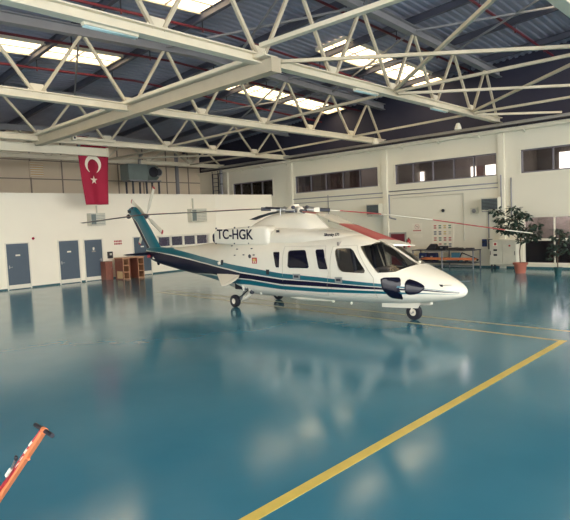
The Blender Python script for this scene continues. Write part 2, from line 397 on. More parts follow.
# trusses
NB = [-1.9, 1.1, 4.15, 7.15, 10.2, 13.15, 16.35, 19.25, 22.3, 24.95]
NT = [-.4, 2.6, 5.65, 8.65, 11.67, 14.7, 17.8, 20.8, 23.7]
tr_lab = {3.6: 'roof truss overhead at the extreme top right corner, nearest of all', 10.2: 'cream lattice roof truss from upper left over the helicopter nose, joined by deep girder',
          16.3: 'cream lattice roof truss second nearest, crossing above the helicopter', 23.1: 'cream lattice roof truss third back, behind the flag end of the long girder', 29.2: 'farthest lattice roof truss, just before the beige panel wall'}
TZ = {3.6: 6.62, 10.2: 6.62, 16.3: 6.45, 23.1: 6.38, 29.2: 6.45}
def truss(Y):
    zb = TZ[Y]; root = empty('roof_truss', (10, Y, zb), 0, tr_lab[Y], 'roof truss', 'lattice roof trusses')
    def L(x, z, dy=0): return (x-10, dy, z-zb)
    xl = NB[0]-3
    c = MB(); c.ibeam(L(xl, zb), L(XR-.05, zb), .26, .24, .03, 'steel'); c.build('bottom_chord', root)
    tz = lambda x: deckz(x, Y)-.19-.22
    c = MB(); c.ibeam(L(xl, tz(xl)), L(13, tz(13)), .26, .3, .025, 'steel_g'); c.ibeam(L(13, tz(13)), L(XR, tz(XR)), .26, .3, .025, 'steel_g'); c.build('top_chord', root)
    for i, xb in enumerate(NB):
        for xt in (NT[i-1] if i > 0 else None, NT[i] if i < len(NT) else None):
            if xt is None: continue
            d = .12 if xt > xb else -.12
            wb = MB(); wb.bar(L(xb+d, zb+.1), L(xt-d*.6, tz(xt)-.14), .085, .085, 'steel_w', (0, 1, 0)); wb.build('web_member', root)
    for xb in NB[:-1]:
        g = MB(); g.add([L(xb-.3, zb+.1, k) for k in (-.012, .012)]+[L(xb+.3, zb+.1, k) for k in (-.012, .012)]+[L(xb+.18, zb+.34, k) for k in (-.012, .012)]+[L(xb-.18, zb+.34, k) for k in (-.012, .012)],
              [(0, 2, 4, 6), (1, 3, 5, 7), (0, 1, 3, 2), (2, 3, 5, 4), (4, 5, 7, 6), (6, 7, 1, 0)], 'steel'); g.build('gusset_plate', root)
for Y in TZ: truss(Y)
def beamthing(name, p, q, w, h, m, label, cat, group=None, ib=False):
    c = Vector(p); b = MB(); v = Vector(q)-c
    if ib: b.ibeam((0, 0, 0), v, w, h, .03, m)
    else: b.bar((0, 0, 0), v, w, h, m)
    o = b.build(name); o.location = c
    return tag(o, label, cat, group)
# big longitudinal girder between nearest and third truss
root = empty('longitudinal_girder', (10.2, 16.5, 6.3), 0, 'deep cream box girder climbing from above the flag to the nearest truss', 'roof girder')
b = MB(); b.bar((-.05, 6.9, -.03), (.05, -6.75, .1), .3, .32, 'steel_t'); b.build('girder_web', root)
b = MB(); b.bar((-.15, 6.9, .18), (-.05, -6.75, .31), .42, .03, 'steel'); b.bar((-.33, 6.9, .22), (-.27, -6.75, .35), .04, .08, 'steel'); b.build('top_flange', root)
b = MB(); b.b2((-.12, -6.8, -.08), (.22, -6.76, .28), 'steel_t'); b.build('end_plate', root)
beamthing('roof_tie_beam', (9.95, 9.9, 6.85), (9.9, -2, 6.75), .16, .1, 'steel', 'slim beam carrying the line of the deep girder on towards the camera', 'roof beam')
ties = [((16.35, 16.2, 6.55), (16.35, 10.3, 6.66), 'slim tie from nearest to second truss, above the helicopter cabin'),
        ((16.35, 10.1, 6.66), (16.4, 3.7, 6.6), 'slim tie running forward from the middle of the nearest truss'),
        ((16.35, 23.0, 6.45), (16.35, 16.4, 6.5), 'slim tie from second to third truss, left of the ladder'),
        ((22.3, 16.2, 6.5), (22.3, 10.3, 6.6), 'slim tie from nearest to second truss close to the right wall'),
        ((22.3, 10.1, 6.62), (22.4, 3.7, 6.6), 'slim tie running forward near the right wall'),
        ((22.3, 23.0, 6.4), (22.3, 16.4, 6.5), 'slim tie from second to third truss close to the right wall'),
        ((10.2, 29.1, 6.45), (10.2, 23.3, 6.4), 'slim tie behind the flag between third and farthest truss'),
        ((16.35, 29.1, 6.45), (16.35, 23.2, 6.4), 'slim tie left of the blower heater between third and farthest truss'),
        ((22.3, 29.1, 6.45), (22.3, 23.2, 6.4), 'slim tie near the ladder between third and farthest truss'),
        ((10.6, 10.1, 6.62), (16.2, 3.7, 6.6), 'flat-lying cross brace starting at the end plate of the deep girder'),
        ((16.3, 10.1, 6.7), (10.3, 3.7, 6.7), 'cross brace rising steeply to the top edge of the photo'),
        ((16.5, 10.1, 6.62), (22.2, 3.7, 6.6), 'nearly level cross brace right of the middle truss node'),
        ((22.2, 10.1, 6.68), (16.5, 3.7, 6.68), 'cross brace from the right end of the nearest truss towards upper right'),
        ((22.4, 10.1, 6.56), (25.1, 7.6, 6.56), 'short level brace from the nearest truss to the right wall'),
        ((16.4, 29.1, 6.5), (22.2, 23.2, 6.45), 'cross brace in the farthest bay above the ladder'),
        ((22.2, 29.1, 6.55), (16.4, 23.2, 6.5), 'cross brace in the farthest bay above the blower heater')]
for p, q, l in ties: beamthing('roof_tie', p, q, .085, .085, 'steel_w', l, 'brace', 'slim roof ties')
# dark sway rods high up between trusses
for k, (xa, xb, ya, yb) in enumerate(((11.67, 14.7, 10.3, 16.2), (14.7, 11.67, 10.3, 16.2), (17.8, 20.8, 10.3, 16.2), (20.8, 17.8, 10.3, 16.2), (17.8, 20.8, 4.3, 10.1), (20.8, 17.8, 4.3, 10.1), (11.67, 14.7, 4.3, 10.1), (17.8, 20.8, 16.5, 23), (20.8, 17.8, 16.5, 23), (8.65, 11.67, 16.5, 23))):
    o = beamthing('sway_rod', (xa, ya, deckz(xa, ya)-.42), (xb, yb, deckz(xb, yb)-.42), .06, .06, 'steel_g', 'slim grey diagonal rod close under the roof deck between two trusses', 'brace', 'diagonal rods under the roof')
# sprinkler pipes
pl = {7.9: 'dark red sprinkler pipe under the roof, nearest run at upper right', 11.0: 'dark red sprinkler pipe just behind the nearest truss', 14.6: 'dark red sprinkler pipe between nearest rooflight strips and second truss',
      17.7: 'dark red sprinkler pipe just behind the second truss', 20.4: 'dark red sprinkler pipe beside the farther rooflight strips', 23.6: 'dark red sprinkler pipe just behind the third truss'}
for Y, l in pl.items():
    root = empty('sprinkler_pipe', (13, Y, deckz(13, Y)-.3), 0, l, 'pipe', 'sprinkler pipes')
    z = deckz(13, Y)-.3
    b = MB()
    b.tube([(-20, 0, deckz(-7, Y)-.3-z), (0, 0, 0), (12.1, 0, deckz(25.1, Y)-.3-z)], .045, 'redpipe', 8); b.build('pipe', root)
    for x in range(-16, 12, 3):
        h = MB(); zz = deckz(13+x, Y)-.3-z; h.cyl((x, 0, zz), (x, 0, zz+.42), .02, 'dmetal', 6); h.cyl((x, 0, zz-.1), (x, 0, zz), .03, 'redpipe', 6); h.build('pipe_hanger', root)
# fluorescent fittings under the nearest truss
for x, Y, l in ((6.05, 10.25, 'tubular fluorescent fitting under the nearest truss at upper left'), (14.85, 10.25, 'tubular fluorescent fitting under the nearest truss right of the girder end'), (19.6, 10.25, 'tubular fluorescent fitting under the nearest truss near its right end'),
                (1.9, 10.25, 'tubular fluorescent fitting under the nearest truss at its left end')):
    z = 6.5
    root = empty('fluorescent_light', (x, Y-.02, z-.051), 0, l, 'ceiling light', 'fluorescent fittings')
    b = MB(); b.b2((-.6, -.06, 0), (.6, .06, .05), 'steel'); b.build('housing', root)
    b = MB(); b.cyl((-.58, -.04, -.02), (.58, -.04, -.02), .018, 'tube', 8); b.cyl((-.58, .04, -.02), (.58, .04, -.02), .018, 'tube', 8); b.build('tube', root)
# flood lamps
for p, l in (((22.5, 10.9, 6.2), 'white round floodlight hanging above the five-pane window by the pilaster'), ((22.7, 15.2, 6.15), 'white round floodlight hanging at the right end of the second truss')):
    root = empty('floodlight', p, 0, l, 'floodlight')
    b = MB(); b.lathe((0, 0, 0), [(0, .16), (.07, .15), (.12, .02), (.15, -.1), (.14, -.12), (0, -.08)], 'whitem', 16); b.build('lamp_shade', root)
    b = MB(); b.cyl((0, 0, .15), (-.1, 0, .42), .015, 'dmetal', 6); b.build('hanging_rod', root)
# cable tray on the right wall above the eave
root = empty('cable_tray', (24.85, 12, 6.3), 0, 'grey cable tray with pipes running above the right wall eave', 'cable tray')
b = MB()
b.b2((-.2, -20, 0), (.2, 19, .03), 'dmetal'); b.b2((-.21, -20, 0), (-.19, 19, .12), 'metal'); b.build('tray', root)
b = MB(); b.cyl((-.05, -20, .1), (-.05, 19, .1), .05, 'metal', 8); b.cyl((.08, -20, .08), (.08, 19, .08), .04, 'dmetal', 8); b.build('duct', root)
for k in range(19):
    b = MB(); b.bar((0, -19.5+2.1*k, 0), (.3, -19.5+2.1*k, -.03), .05, .04, 'dmetal'); b.build('tray_bracket', root)

# beams by the flag
root = empty('crane_rail', (3, 23.62, 5.85), 0, 'long cream beam hanging below the third truss, its end crossing the flag', 'beam')
b = MB(); b.ibeam((-10, 0, .19), (10.4, 0, .19), .16, .36, .03, 'steel'); b.build('beam', root)
b = MB(); b.b2((10.38, -.1, 0), (10.42, .1, .42), 'steel'); b.build('end_plate', root)
for x in (-6, -1, 4, 9):
    b = MB(); b.bar((x, 0, .4), (x, -.5, .62), .08, .08, 'steel_g'); b.build('hanger', root)
root = empty('short_beam', (11.5, 22.85, 6.36), 0, 'short cream beam above the flag with a white square end box', 'beam')
b = MB(); b.bar((0, 0, .1), (1.9, .05, .1), .12, .12, 'steel'); b.build('beam', root)
b = MB(); b.b2((-.15, -.1, 0), (.02, .1, .2), 'whitem'); b.lathe((-.07, -.11, .1), [(0, 0), (.05, 0), (.05, .02)], 'black', 12, 'y'); b.build('end_box', root)
ST=[ # a, zb, zt, w, n
(0.0,.76,.82,.03,2.0),(.05,.68,.88,.13,2.0),(.13,.63,.94,.22,2.0),(.3,.58,1.03,.36,2.1),(.5,.54,1.12,.48,2.2),(.75,.5,1.22,.6,2.3),(1.0,.47,1.31,.70,2.4),(1.25,.45,1.40,.79,2.5),(1.6,.42,1.60,.88,2.5),(2.0,.4,1.82,.94,2.6),(2.4,.38,1.99,.98,2.7),(2.8,.37,2.09,1.0,2.8),(3.3,.36,2.13,1.0,3.0),(5,.35,2.15,1.0,3.0),(6.5,.35,2.13,1.0,3.0),(7.2,.42,2.08,.93,2.8),(8,.55,2.02,.8,2.5),(9,.68,1.93,.57,2.1),(10,.80,1.84,.42,1.9),(11,.92,1.77,.34,1.9),(12,1.06,1.74,.27,2.0),(12.6,1.16,1.76,.23,2.2),(13.1,1.28,1.76,.16,2.1),(13.4,1.42,1.72,.1,2.0)]

def stn(a):
    a=max(0,min(13.4,a))
    n=len(ST)
    for i in range(n-1):
        if a<=ST[i+1][0]: break
    t=(a-ST[i][0])/(ST[i+1][0]-ST[i][0])
    out=[]
    for k in range(1,5):
        p0=ST[i][k];p1=ST[i+1][k]
        h=ST[i+1][0]-ST[i][0]
        def sl(j):
            if j==0: return (ST[1][k]-ST[0][k])/(ST[1][0]-ST[0][0])
            if j==n-1: return (ST[-1][k]-ST[-2][k])/(ST[-1][0]-ST[-2][0])
            a1=(ST[j][k]-ST[j-1][k])/(ST[j][0]-ST[j-1][0]);a2=(ST[j+1][k]-ST[j][k])/(ST[j+1][0]-ST[j][0])
            return 0 if a1*a2<=0 else 2*a1*a2/(a1+a2)
        m0,m1=sl(i)*h,sl(i+1)*h
        out.append((2*t**3-3*t*t+1)*p0+(t**3-2*t*t+t)*m0+(-2*t**3+3*t*t)*p1+(t**3-t*t)*m1)
    return out
def zcen(zb,zt,a):
    k=.42
    return zb+(zt-zb)*k
def bs(a,z):
    zb,zt,w,n=stn(a);zc=zcen(zb,zt,a)
    u=(z-zc)/((zt-zc) if z>zc else (zc-zb))
    u=min(1,abs(u))
    return w*(1-u**n)**(1/n)

# ============================================================ HELICOPTER (local x = aft of nose, y = starboard, z up)
HEL = empty('helicopter', (11.78, 5.58, 0), R(88), 'white twin engine helicopter with teal and navy stripes parked on the blue floor', 'helicopter')
ZC = .42
def sect(a, n=40, k=1.0, dz=0):
    zb, zt, w, e = stn(a); zc = zcen(zb, zt, a); out = []
    for i in range(n):
        t = 2*math.pi*i/n; c, s = math.cos(t), math.sin(t)
        y = w*k*math.copysign(abs(c)**(2/e), c); h = (zt-zc) if s >= 0 else (zc-zb)
        out.append((a, y, zc+dz+h*k*math.copysign(abs(s)**(2/e), s)))
    return out
def surf(a, z, off=.006):
    zb, zt, w, e = stn(a); zc = zcen(zb, zt, a); z = max(zb+.0005, min(zt-.0005, z))
    h = (zt-zc) if z > zc else (zc-zb); u = min(1, abs(z-zc)/h)
    y = w*(1-u**e)**(1/e)
    # outward normal in the (y, z) plane
    ny = max(1e-4, (y/w))**(e-1)/w; nz = math.copysign((u**(e-1))/h, z-zc); l = math.hypot(ny, nz)
    return y+off*ny/l, z+off*nz/l
AS = [0, .02, .05, .09, .13, .2, .3, .4]+[.5+.1*i for i in range(30)]+[3.5+.25*i for i in range(36)]+[12.5+.1*i for i in range(10)]
body = MB(); body.loft([sect(a) for a in AS], 'white')
bo = body.build('fuselage', HEL)
# cockpit cavity and window openings cut through the shell
cav = MB()
rings = []
for a in [1.05+.1*i for i in range(22)]:
    rings.append([(p[0], p[1], max(p[2], .5)) for p in sect(a, 40, .95)])
cav.loft(rings, 'interior', smooth=False)
co = cav.build('cavity_tool')
def chaikin(p, n=2, f=.2):
    for _ in range(n):
        q = []
        for i in range(len(p)):
            a, b = p[i], p[(i+1) % len(p)]
            q += [(a[0]+(b[0]-a[0])*f, a[1]+(b[1]-a[1])*f), (a[0]+(b[0]-a[0])*(1-f), a[1]+(b[1]-a[1])*(1-f))]
        p = q
    return p
CW = chaikin([(3.08, 1.79), (2.57, 1.8), (2.04, 1.2), (2.86, 1.22)], 2, .12)
WS = [(2.41, 1.83), (2.24, 1.87), (2.22, 2.2), (.95, 1.9), (1.17, 1.37), (1.27, 1.31), (1.4, 1.24), (1.79, 1.22)]
def cutprism(poly, y0, y1):
    c = MB(); n = len(poly)
    c.add([(a, y0, z) for a, z in poly]+[(a, y1, z) for a, z in poly], [tuple(range(n)), tuple(range(n, 2*n))[::-1]]+[(i, n+i, n+(i+1) % n, (i+1) % n) for i in range(n)], 'interior')
    return c.build('cutter_tool')
cut = [co]
for s in (1, -1):
    cut.append(cutprism(CW, s*.45, s*1.4)); cut.append(cutprism(WS, s*.055, s*1.4))
for c in cut:
    c.parent = HEL
    md = bo.modifiers.new('cut', 'BOOLEAN'); md.object = c; md.operation = 'DIFFERENCE'; md.solver = 'EXACT'
    bpy.context.view_layer.update()
    nm = bpy.data.meshes.new_from_object(bo.evaluated_get(bpy.context.evaluated_depsgraph_get()))
    bo.modifiers.clear(); bo.data = nm
for c in cut: bpy.data.objects.remove(c, do_unlink=True)
me = bo.data
im = None
me.materials.clear(); me.materials.append(M['white']); me.materials.append(M['interior'])
for p in me.polygons:
    c = p.center; y, z = surf(c[0], c[2], 0); zb, zt, w, e = stn(c[0]); zc = zcen(zb, zt, c[0])
    h = (zt-zc) if c[2] > zc else (zc-zb)
    k = (abs(c[1])/w)**e+(abs(c[2]-zc)/h)**e
    inside = k < .93 and .9 < c[0] < 3.3
    p.material_index = 1 if inside else 0; p.use_smooth = not inside
bm = bmesh.new(); bm.from_mesh(me)
for ed in bm.edges:
    if len(ed.link_faces) == 2 and ed.calc_face_angle(0) > R(28): ed.smooth = False
# stripes join the fuselage mesh
def interp(L, a):
    L = sorted(L)
    if a <= L[0][0]: return L[0][1]
    for (x0, y0), (x1, y1) in zip(L, L[1:]):
        if a <= x1: return y0+(y1-y0)*(a-x0)/(x1-x0+1e-9)
    return L[-1][1]
def strip_mesh(mb, top, bot, a0, a1, m, nv=16):
    aa = []; a = a0
    while a < a1-1e-6: aa.append(a); a += .08
    aa.append(a1)
    for s in (1, -1):
        vs = []
        for a in aa:
            zb, zt, w, e = stn(a)
            t, b = min(interp(top, a), zt-.0003), max(interp(bot, a), zb+.0003)
            if t < b: t = b
            for j in range(nv+1):
                u = j/nv; u = .5-.5*math.cos(math.pi*u); z = t+(b-t)*u
                y, zz = surf(a, z); vs.append((a, s*y, zz))
        n = nv+1
        mb.add(vs, [(i*n+j, i*n+j+1, (i+1)*n+j+1, (i+1)*n+j) for i in range(len(aa)-1) for j in range(nv)], m, True)
sm = MB()
TT = [(0, .775), (.73, .875), (1.74, .97), (3.49, 1.06), (4.88, 1.11), (6.65, 1.27), (7.2, 1.31), (8.15, 1.4), (9.33, 1.49), (10.47, 1.61), (11.26, 1.69), (12.1, 1.85), (14, 1.9)]
TB = [(0, .765), (.73, .86), (1.74, .9), (3.5, .95), (4.89, .975), (6.66, 1.1), (7.2, 1.16), (8.14, 1.23), (9.28, 1.31), (10.36, 1.42), (11.45, 1.52), (12.6, 1.6), (13.4, 1.64)]
NT_ = [(0, .755), (.73, .85), (1.74, .88), (3.5, .93), (4.89, .94), (6.66, 1.06), (7.2, 1.12), (8.15, 1.195), (9.28, 1.275), (10.35, 1.38), (11.43, 1.485), (12.58, 1.59), (13.4, 1.61)]
NB_ = [(0, .745), (.73, .82), (1.75, .83), (3.52, .82), (4.92, .81), (6.22, .9), (8.4, .94), (9.6, .9), (10.2, .84), (10.5, .5), (14, .5)]
T2T = [(.1, .74), (.73, .77), (1.75, .79), (3.54, .77), (4.93, .77), (6.23, .87), (8.42, .89), (9.8, .85), (10.3, .8)]
T2B = [(.1, .735), (.74, .75), (1.77, .73), (3.58, .67), (4.98, .66), (6.28, .73), (8.5, .72), (8.9, .5), (10.3, .5)]
strip_mesh(sm, TT, TB, .02, 13.36, 'teal'); strip_mesh(sm, NT_, NB_, .02, 13.36, 'navy'); strip_mesh(sm, T2T, T2B, .1, 10.2, 'teal')
base = bm.verts[:]  # merge stripes
me2 = sm.mesh('stripes', weld=False)
off = len(me.materials); 
for mm in sm.mats: me.materials.append(mm)
nfb = len(bm.faces); bm.from_mesh(me2); bm.faces.ensure_lookup_table()
for f in bm.faces[nfb:]: f.material_index += off
bm.to_mesh(me); bm.free()
bo['label'] = 'glossy white fuselage and tail boom with teal and navy stripes'

def patch(name, poly, m, parent=HEL, off=.008, sides=(1, -1), rounds=2, f=.12, label=None):
    P = chaikin(poly, rounds, f); cx = sum(p[0] for p in P)/len(P); cz = sum(p[1] for p in P)/len(P)
    n = len(P); K = 7
    for s in sides:
        vs = []; fs = []
        for k in range(1, K+1):
            for p in P:
                a = cx+(p[0]-cx)*k/K; z = cz+(p[1]-cz)*k/K; y, zz = surf(a, z, off); vs.append((a, s*y, zz))
        y, zz = surf(cx, cz, off); vs.append((cx, s*y, zz)); c = len(vs)-1
        fs = [(c, i, (i+1) % n) for i in range(n)]
        fs += [(k*n+i, k*n+(i+1) % n, (k+1)*n+(i+1) % n, (k+1)*n+i) for k in range(K-1) for i in range(n)]
        mb = MB(); mb.add(vs, fs, m, True)
        md = mb.build(name, parent)
        so = md.modifiers.new('t', 'SOLIDIFY'); so.thickness = .006; so.offset = 0
        if label: md['label'] = label
for poly in ([(5.25, 1.69), (4.99, 1.69), (4.98, 1.27), (5.11, 1.27)], [(4.66, 1.73), (4.03, 1.75), (3.85, 1.28), (4.65, 1.27)], [(3.69, 1.76), (3.41, 1.77), (3.22, 1.27), (3.52, 1.27)]):
    patch('cabin_window', poly, 'dglass', rounds=2, f=.08)
patch('chin_window', [(1.70, 1.08), (1.6, 1.12), (1.23, 1.12), (1.2, .6), (1.5, .64), (1.66, .85)], 'dglass', label='black lower nose window')
patch('chin_window', [(1.13, 1.1), (.88, 1.03), (.68, .9), (.85, .74), (1.14, .72)], 'dglass', f=.22, label='black teardrop nose window')
# glazing shells just inside the skin
def glazing(name, keep, label=None):
    for s in (1, -1):
        mb = MB(); vs = []; idx = {}; fs = []
        A = [1.0+.05*i for i in range(46)]; N = 72
        rs = [sect(a, N, .985) for a in A]
        for i in range(len(A)-1):
            for j in range(N):
                q = [rs[i][j], rs[i][(j+1) % N], rs[i+1][(j+1) % N], rs[i+1][j]]
                c = [sum(v[k] for v in q)/4 for k in range(3)]
                if c[1]*s > .03 and keep(c[0], c[2]): fs.append(q)
        for q in fs: mb.add(q, [(0, 1, 2, 3)], 'glass', True)
        o = mb.build(name, HEL)
        if label: o['label'] = label
glazing('crew_door_window', lambda a, z: 1.98 < a < 3.15 and 1.15 < z < 1.84 and (a-2.04)*.6-(z-1.2)*.53 > -.05)
glazing('windshield', lambda a, z: .95 < a < 2.5 and z > 1.17 and (a-1.79)*.61-(z-1.22)*.62 < .05, 'clear wraparound windshield pane')
# dark surrounds of the crew door (thin seams)
def seam(pts, w=.012, m='dmetal'):
    mb = MB()
    for s in (1, -1):
        P = []
        for (a0, z0), (a1, z1) in zip(pts, pts[1:]):
            for k in range(8):
                t = k/8; a = a0+(a1-a0)*t; z = z0+(z1-z0)*t; y, zz = surf(a, z, .004); P.append((a, s*y, zz))
        a, z = pts[-1]; y, zz = surf(a, z, .004); P.append((a, s*y, zz))
        for p, q in zip(P, P[1:]): mb.bar(p, q, w, w*.6, m)
    return mb
GREY = mat('seam_grey', rgb(176, 170, 155), .4)
mb = seam([(3.14, 1.84), (3.16, .62), (1.85, .62), (1.88, 1.1), (2.5, 1.86), (3.14, 1.84)], .01, GREY); mb.build('crew_door_seam', HEL)
mb = seam([(4.85, 1.84), (4.86, .6), (3.32, .6), (3.2, 1.2), (3.38, 1.85), (4.85, 1.84)], .01, GREY); mb.build('cabin_door_seam', HEL)
for a, z, w in ((2.88, 1.02, .17), (4.33, 1.05, .2)):
    for s in (1, -1):
        y, zz = surf(a, z, .004); b = MB(); b.box((a, s*y, zz), (w+.06, .02, .14), 'metal'); b.box((a, s*(y+.012), zz), (w*.8, .01, .06), 'dmetal'); b.build('door_handle', HEL)
for s in (1, -1):
    y, zz = surf(6.0, 1.44, .004); b = MB(); b.box((6.0, s*y, zz), (.2, .012, .17), 'red'); b.box((6.0, s*(y+.008), zz+.02), (.12, .006, .07), 'ochre'); b.box((5.96, s*(y+.008), zz-.04), (.03, .006, .05), 'whitem'); b.box((6.04, s*(y+.008), zz-.04), (.03, .006, .05), 'whitem')
    b.build('red_emblem', HEL)
    y, zz = surf(6.22, 1.56, .004); b = MB(); b.lathe((6.22, s*y, zz), [(0, s*.01), (.055, s*.01), (.06, 0)], 'dmetal', 14, 'y'); b.build('fuel_cap', HEL)
    y, zz = surf(5.45, 1.13, .004); b = MB(); b.box((5.45, s*y, zz), (.12, .014, .14), 'black'); b.build('static_port', HEL)
    y, zz = surf(7.65, 1.34, .004); b = MB(); b.box((7.65, s*y, zz), (.1, .02, .16), 'black'); b.cyl((7.78, s*y, zz-.02), (7.78, s*(y+.05), zz-.02), .05, 'whitem', 10); b.build('position_light', HEL)
    y, zz = surf(.42, .93, .004); b = MB(); b.box((.42, s*y, zz), (.09, .02, .05), 'black'); b.cyl((.38, s*y, zz+.01), (.14, s*(y+.03), zz+.03), .008, 'metal', 6); b.build('pitot_tube', HEL)

# cockpit interior
b = MB(); b.b2((1.1, -.72, .82), (3.0, .72, .86), 'dmetal'); b.build('cockpit_floor', HEL)
b = MB(); b.b2((2.98, -.82, .84), (3.04, .82, 1.95), 'fabric'); b.build('cockpit_bulkhead', HEL)
for s in (1, -1):
    st = empty('pilot_seat', (2.45, s*.42, .86)); st.parent = HEL
    b = MB(); b.box((0, 0, .3), (.45, .46, .14), 'fabric'); b.build('seat_cushion', st, .03)
    b = MB(); b.box((.24, 0, .66), (.12, .46, .66), 'black', Matrix.Rotation(R(10), 3, 'Y')); b.build('backrest', st, .03)
    b = MB(); b.box((.3, 0, 1.0), (.08, .24, .12), 'black'); b.build('headrest', st, .02)
    b = MB(); b.b2((-.15, -.18, 0), (.2, .18, .24), 'dmetal'); b.build('seat_base', st)
    b = MB(); b.bar((.18, .12, .95), (-.02, .1, .4), .05, .01, 'whitem'); b.bar((.18, -.12, .95), (-.02, -.1, .4), .05, .01, 'whitem'); b.build('harness', st)
b = MB(); b.loft([[(x, y*(1-.1*(x < 1.4)), z) for y, z in ((-.62, .86), (.62, .86), (.62, 1.12), (.5, 1.3-.08*(x < 1.4)), (-.5, 1.3-.08*(x < 1.4)), (-.62, 1.12))] for x in (1.32, 1.66)], 'black', smooth=False)
for y in (-.42, -.2, .2, .42): b.cyl((1.66, y, 1.12), (1.67, y, 1.12), .07, 'dglass', 12)
b.build('instrument_panel', HEL)
for s in (1, -1):
    b = MB(); b.tube([(2.0, s*.42, .86), (2.02, s*.42, 1.12), (2.06, s*.42, 1.22)], .014, 'black', 6); b.build('cyclic_stick', HEL)

# engine cowling: lower deck fairing, pylon
def block(stations, m, n=28):
    rings = []
    for a, z0, z1, w, e in stations:
        r = []
        for i in range(n):
            t = 2*math.pi*i/n; c, s = math.cos(t), math.sin(t)
            y = w*math.copysign(abs(c)**(2/e), c)
            z = (z0+(z1-z0)*abs(s)**(2/e)) if s >= 0 else z0-.12*abs(s)
            r.append((a, y, z))
        rings.append(r)
    return rings
b = MB(); b.loft(block([(2.62, 1.92, 2.03, .1, 2), (2.8, 1.94, 2.09, .42, 2.3), (3.1, 1.95, 2.15, .6, 2.6), (3.6, 1.95, 2.22, .7, 3), (4.2, 1.95, 2.29, .76, 3.2), (4.6, 1.95, 2.34, .8, 3.2), (5.2, 1.95, 2.38, .8, 3.0), (6.0, 1.93, 2.4, .78, 2.8), (6.8, 1.9, 2.38, .7, 2.6), (7.6, 1.82, 2.3, .58, 2.6), (8.3, 1.74, 2.08, .45, 2.4), (9.0, 1.6, 1.84, .3, 2.2), (9.4, 1.55, 1.72, .1, 2)], 'white'), 'white'); b.build('engine_cowling', HEL)
b = MB(); b.loft(block([(4.3, 2.2, 2.3, .44, 3), (4.36, 2.2, 2.38, .46, 3), (4.72, 2.2, 2.74, .5, 3), (4.85, 2.2, 2.77, .5, 3.2), (5.5, 2.2, 2.78, .5, 3.2), (5.96, 2.2, 2.76, .48, 3), (6.3, 2.2, 2.68, .44, 2.8), (6.8, 2.2, 2.52, .36, 2.6), (7.2, 2.2, 2.36, .24, 2.4)], 'white'), 'white'); b.build('rotor_pylon', HEL)
# engine exhaust nacelles with the registration
def rrect(a, y0, y1, z0, z1, r=.09):
    out = []
    for cx, cz, t0 in ((y1-r, z1-r, 0), (y0+r, z1-r, 90), (y0+r, z0+r, 180), (y1-r, z0+r, 270)):
        for k in range(5): t = R(t0+k*22.5); out.append((a, cx+r*math.cos(t), cz+r*math.sin(t)))
    return out
for s in (1, -1):
    b = MB()
    rg = [rrect(5.52, .3, .78, 1.93, 2.3), rrect(5.58, .3, .85, 1.88, 2.38), rrect(5.7, .3, .87, 1.86, 2.42), rrect(6.3, .3, .88, 1.87, 2.42), rrect(7.8, .3, .88, 1.91, 2.36), rrect(7.98, .32, .86, 1.92, 2.33)]
    rg = [[(x, s*y, z) for x, y, z in r] for r in rg]
    b.loft(rg, 'white')
    na = b.build('engine_nacelle', HEL)
    b = MB(); b.loft([[(x, s*y, z) for x, y, z in rrect(7.98, .4, .8, 1.97, 2.29)], [(x, s*y, z) for x, y, z in rrect(8.16, .42, .8, 1.95, 2.25)]], 'navy'); b.build('exhaust_pipe', na)
    for a, z in ((5.2, 2.3),):
        b = MB(); b.box((a, s*.78, 2.26), (.07, .06, .07), 'black'); b.build('intake_vent', HEL)
    b = MB()
    for a, z in ((6.9, 1.76), (6.2, 1.78), (6.5, 1.6), (6.95, 1.58), (7.3, 1.85), (6.05, 1.6)):
        y, zz = surf(a, z, 0) if z < 1.9 else (.88, z)
        b = MB(); b.box((a, s*(y), zz), (.07, .03, .03), 'dmetal'); b.build('cowling_latch', HEL)
    for a in (7.9, 7.0, 6.35):
        b = MB(); b.box((a, s*.84, 2.4), (.03, .04, .05), 'dmetal'); b.build('cowling_latch', HEL)
        b = MB(); b.box((a, s*.875, 1.93), (.03, .03, .04), 'dmetal'); b.build('cowling_latch', HEL)
def text(name, s, size, loc, rx, m, parent, sx=1, shear=0, font_bold=0, th=.004):
    cu = bpy.data.curves.new(name+'_c', 'FONT'); cu.body = s; cu.size = size; cu.extrude = th; cu.offset = font_bold; cu.shear = shear
    cu.align_x = 'CENTER'; cu.align_y = 'CENTER'
    t = bpy.data.objects.new('t', cu); COL.objects.link(t); bpy.context.view_layer.update()
    me = bpy.data.meshes.new_from_object(t.evaluated_get(bpy.context.evaluated_depsgraph_get()))
    bpy.data.objects.remove(t, do_unlink=True)
    me.transform(Matrix.Diagonal((sx, 1, 1, 1)))
    me.materials.clear(); me.materials.append(M[m] if isinstance(m, str) else m)
    o = bpy.data.objects.new(name, me); COL.objects.link(o); o.parent = parent; o.location = loc; o.rotation_euler = rx
    return o
text('registration_marking', 'TC-HGK', .41, (6.98, .886, 2.19), (R(90), R(1.2), R(180)), 'navy', HEL, 1.08, font_bold=.007)
text('registration_marking', 'TC-HGK', .41, (6.98, -.886, 2.19), (R(90), R(-1.2), 0), 'navy', HEL, 1.08, font_bold=.007)
text('type_marking', 'Sikorsky S76', .105, (3.36, .655, 2.13), (R(84), 0, R(180)), 'navy', HEL, .95, .3, .002)
text('type_marking', 'Sikorsky S76', .105, (3.36, -.655, 2.13), (R(84), 0, 0), 'navy', HEL, .95, .3, .002)

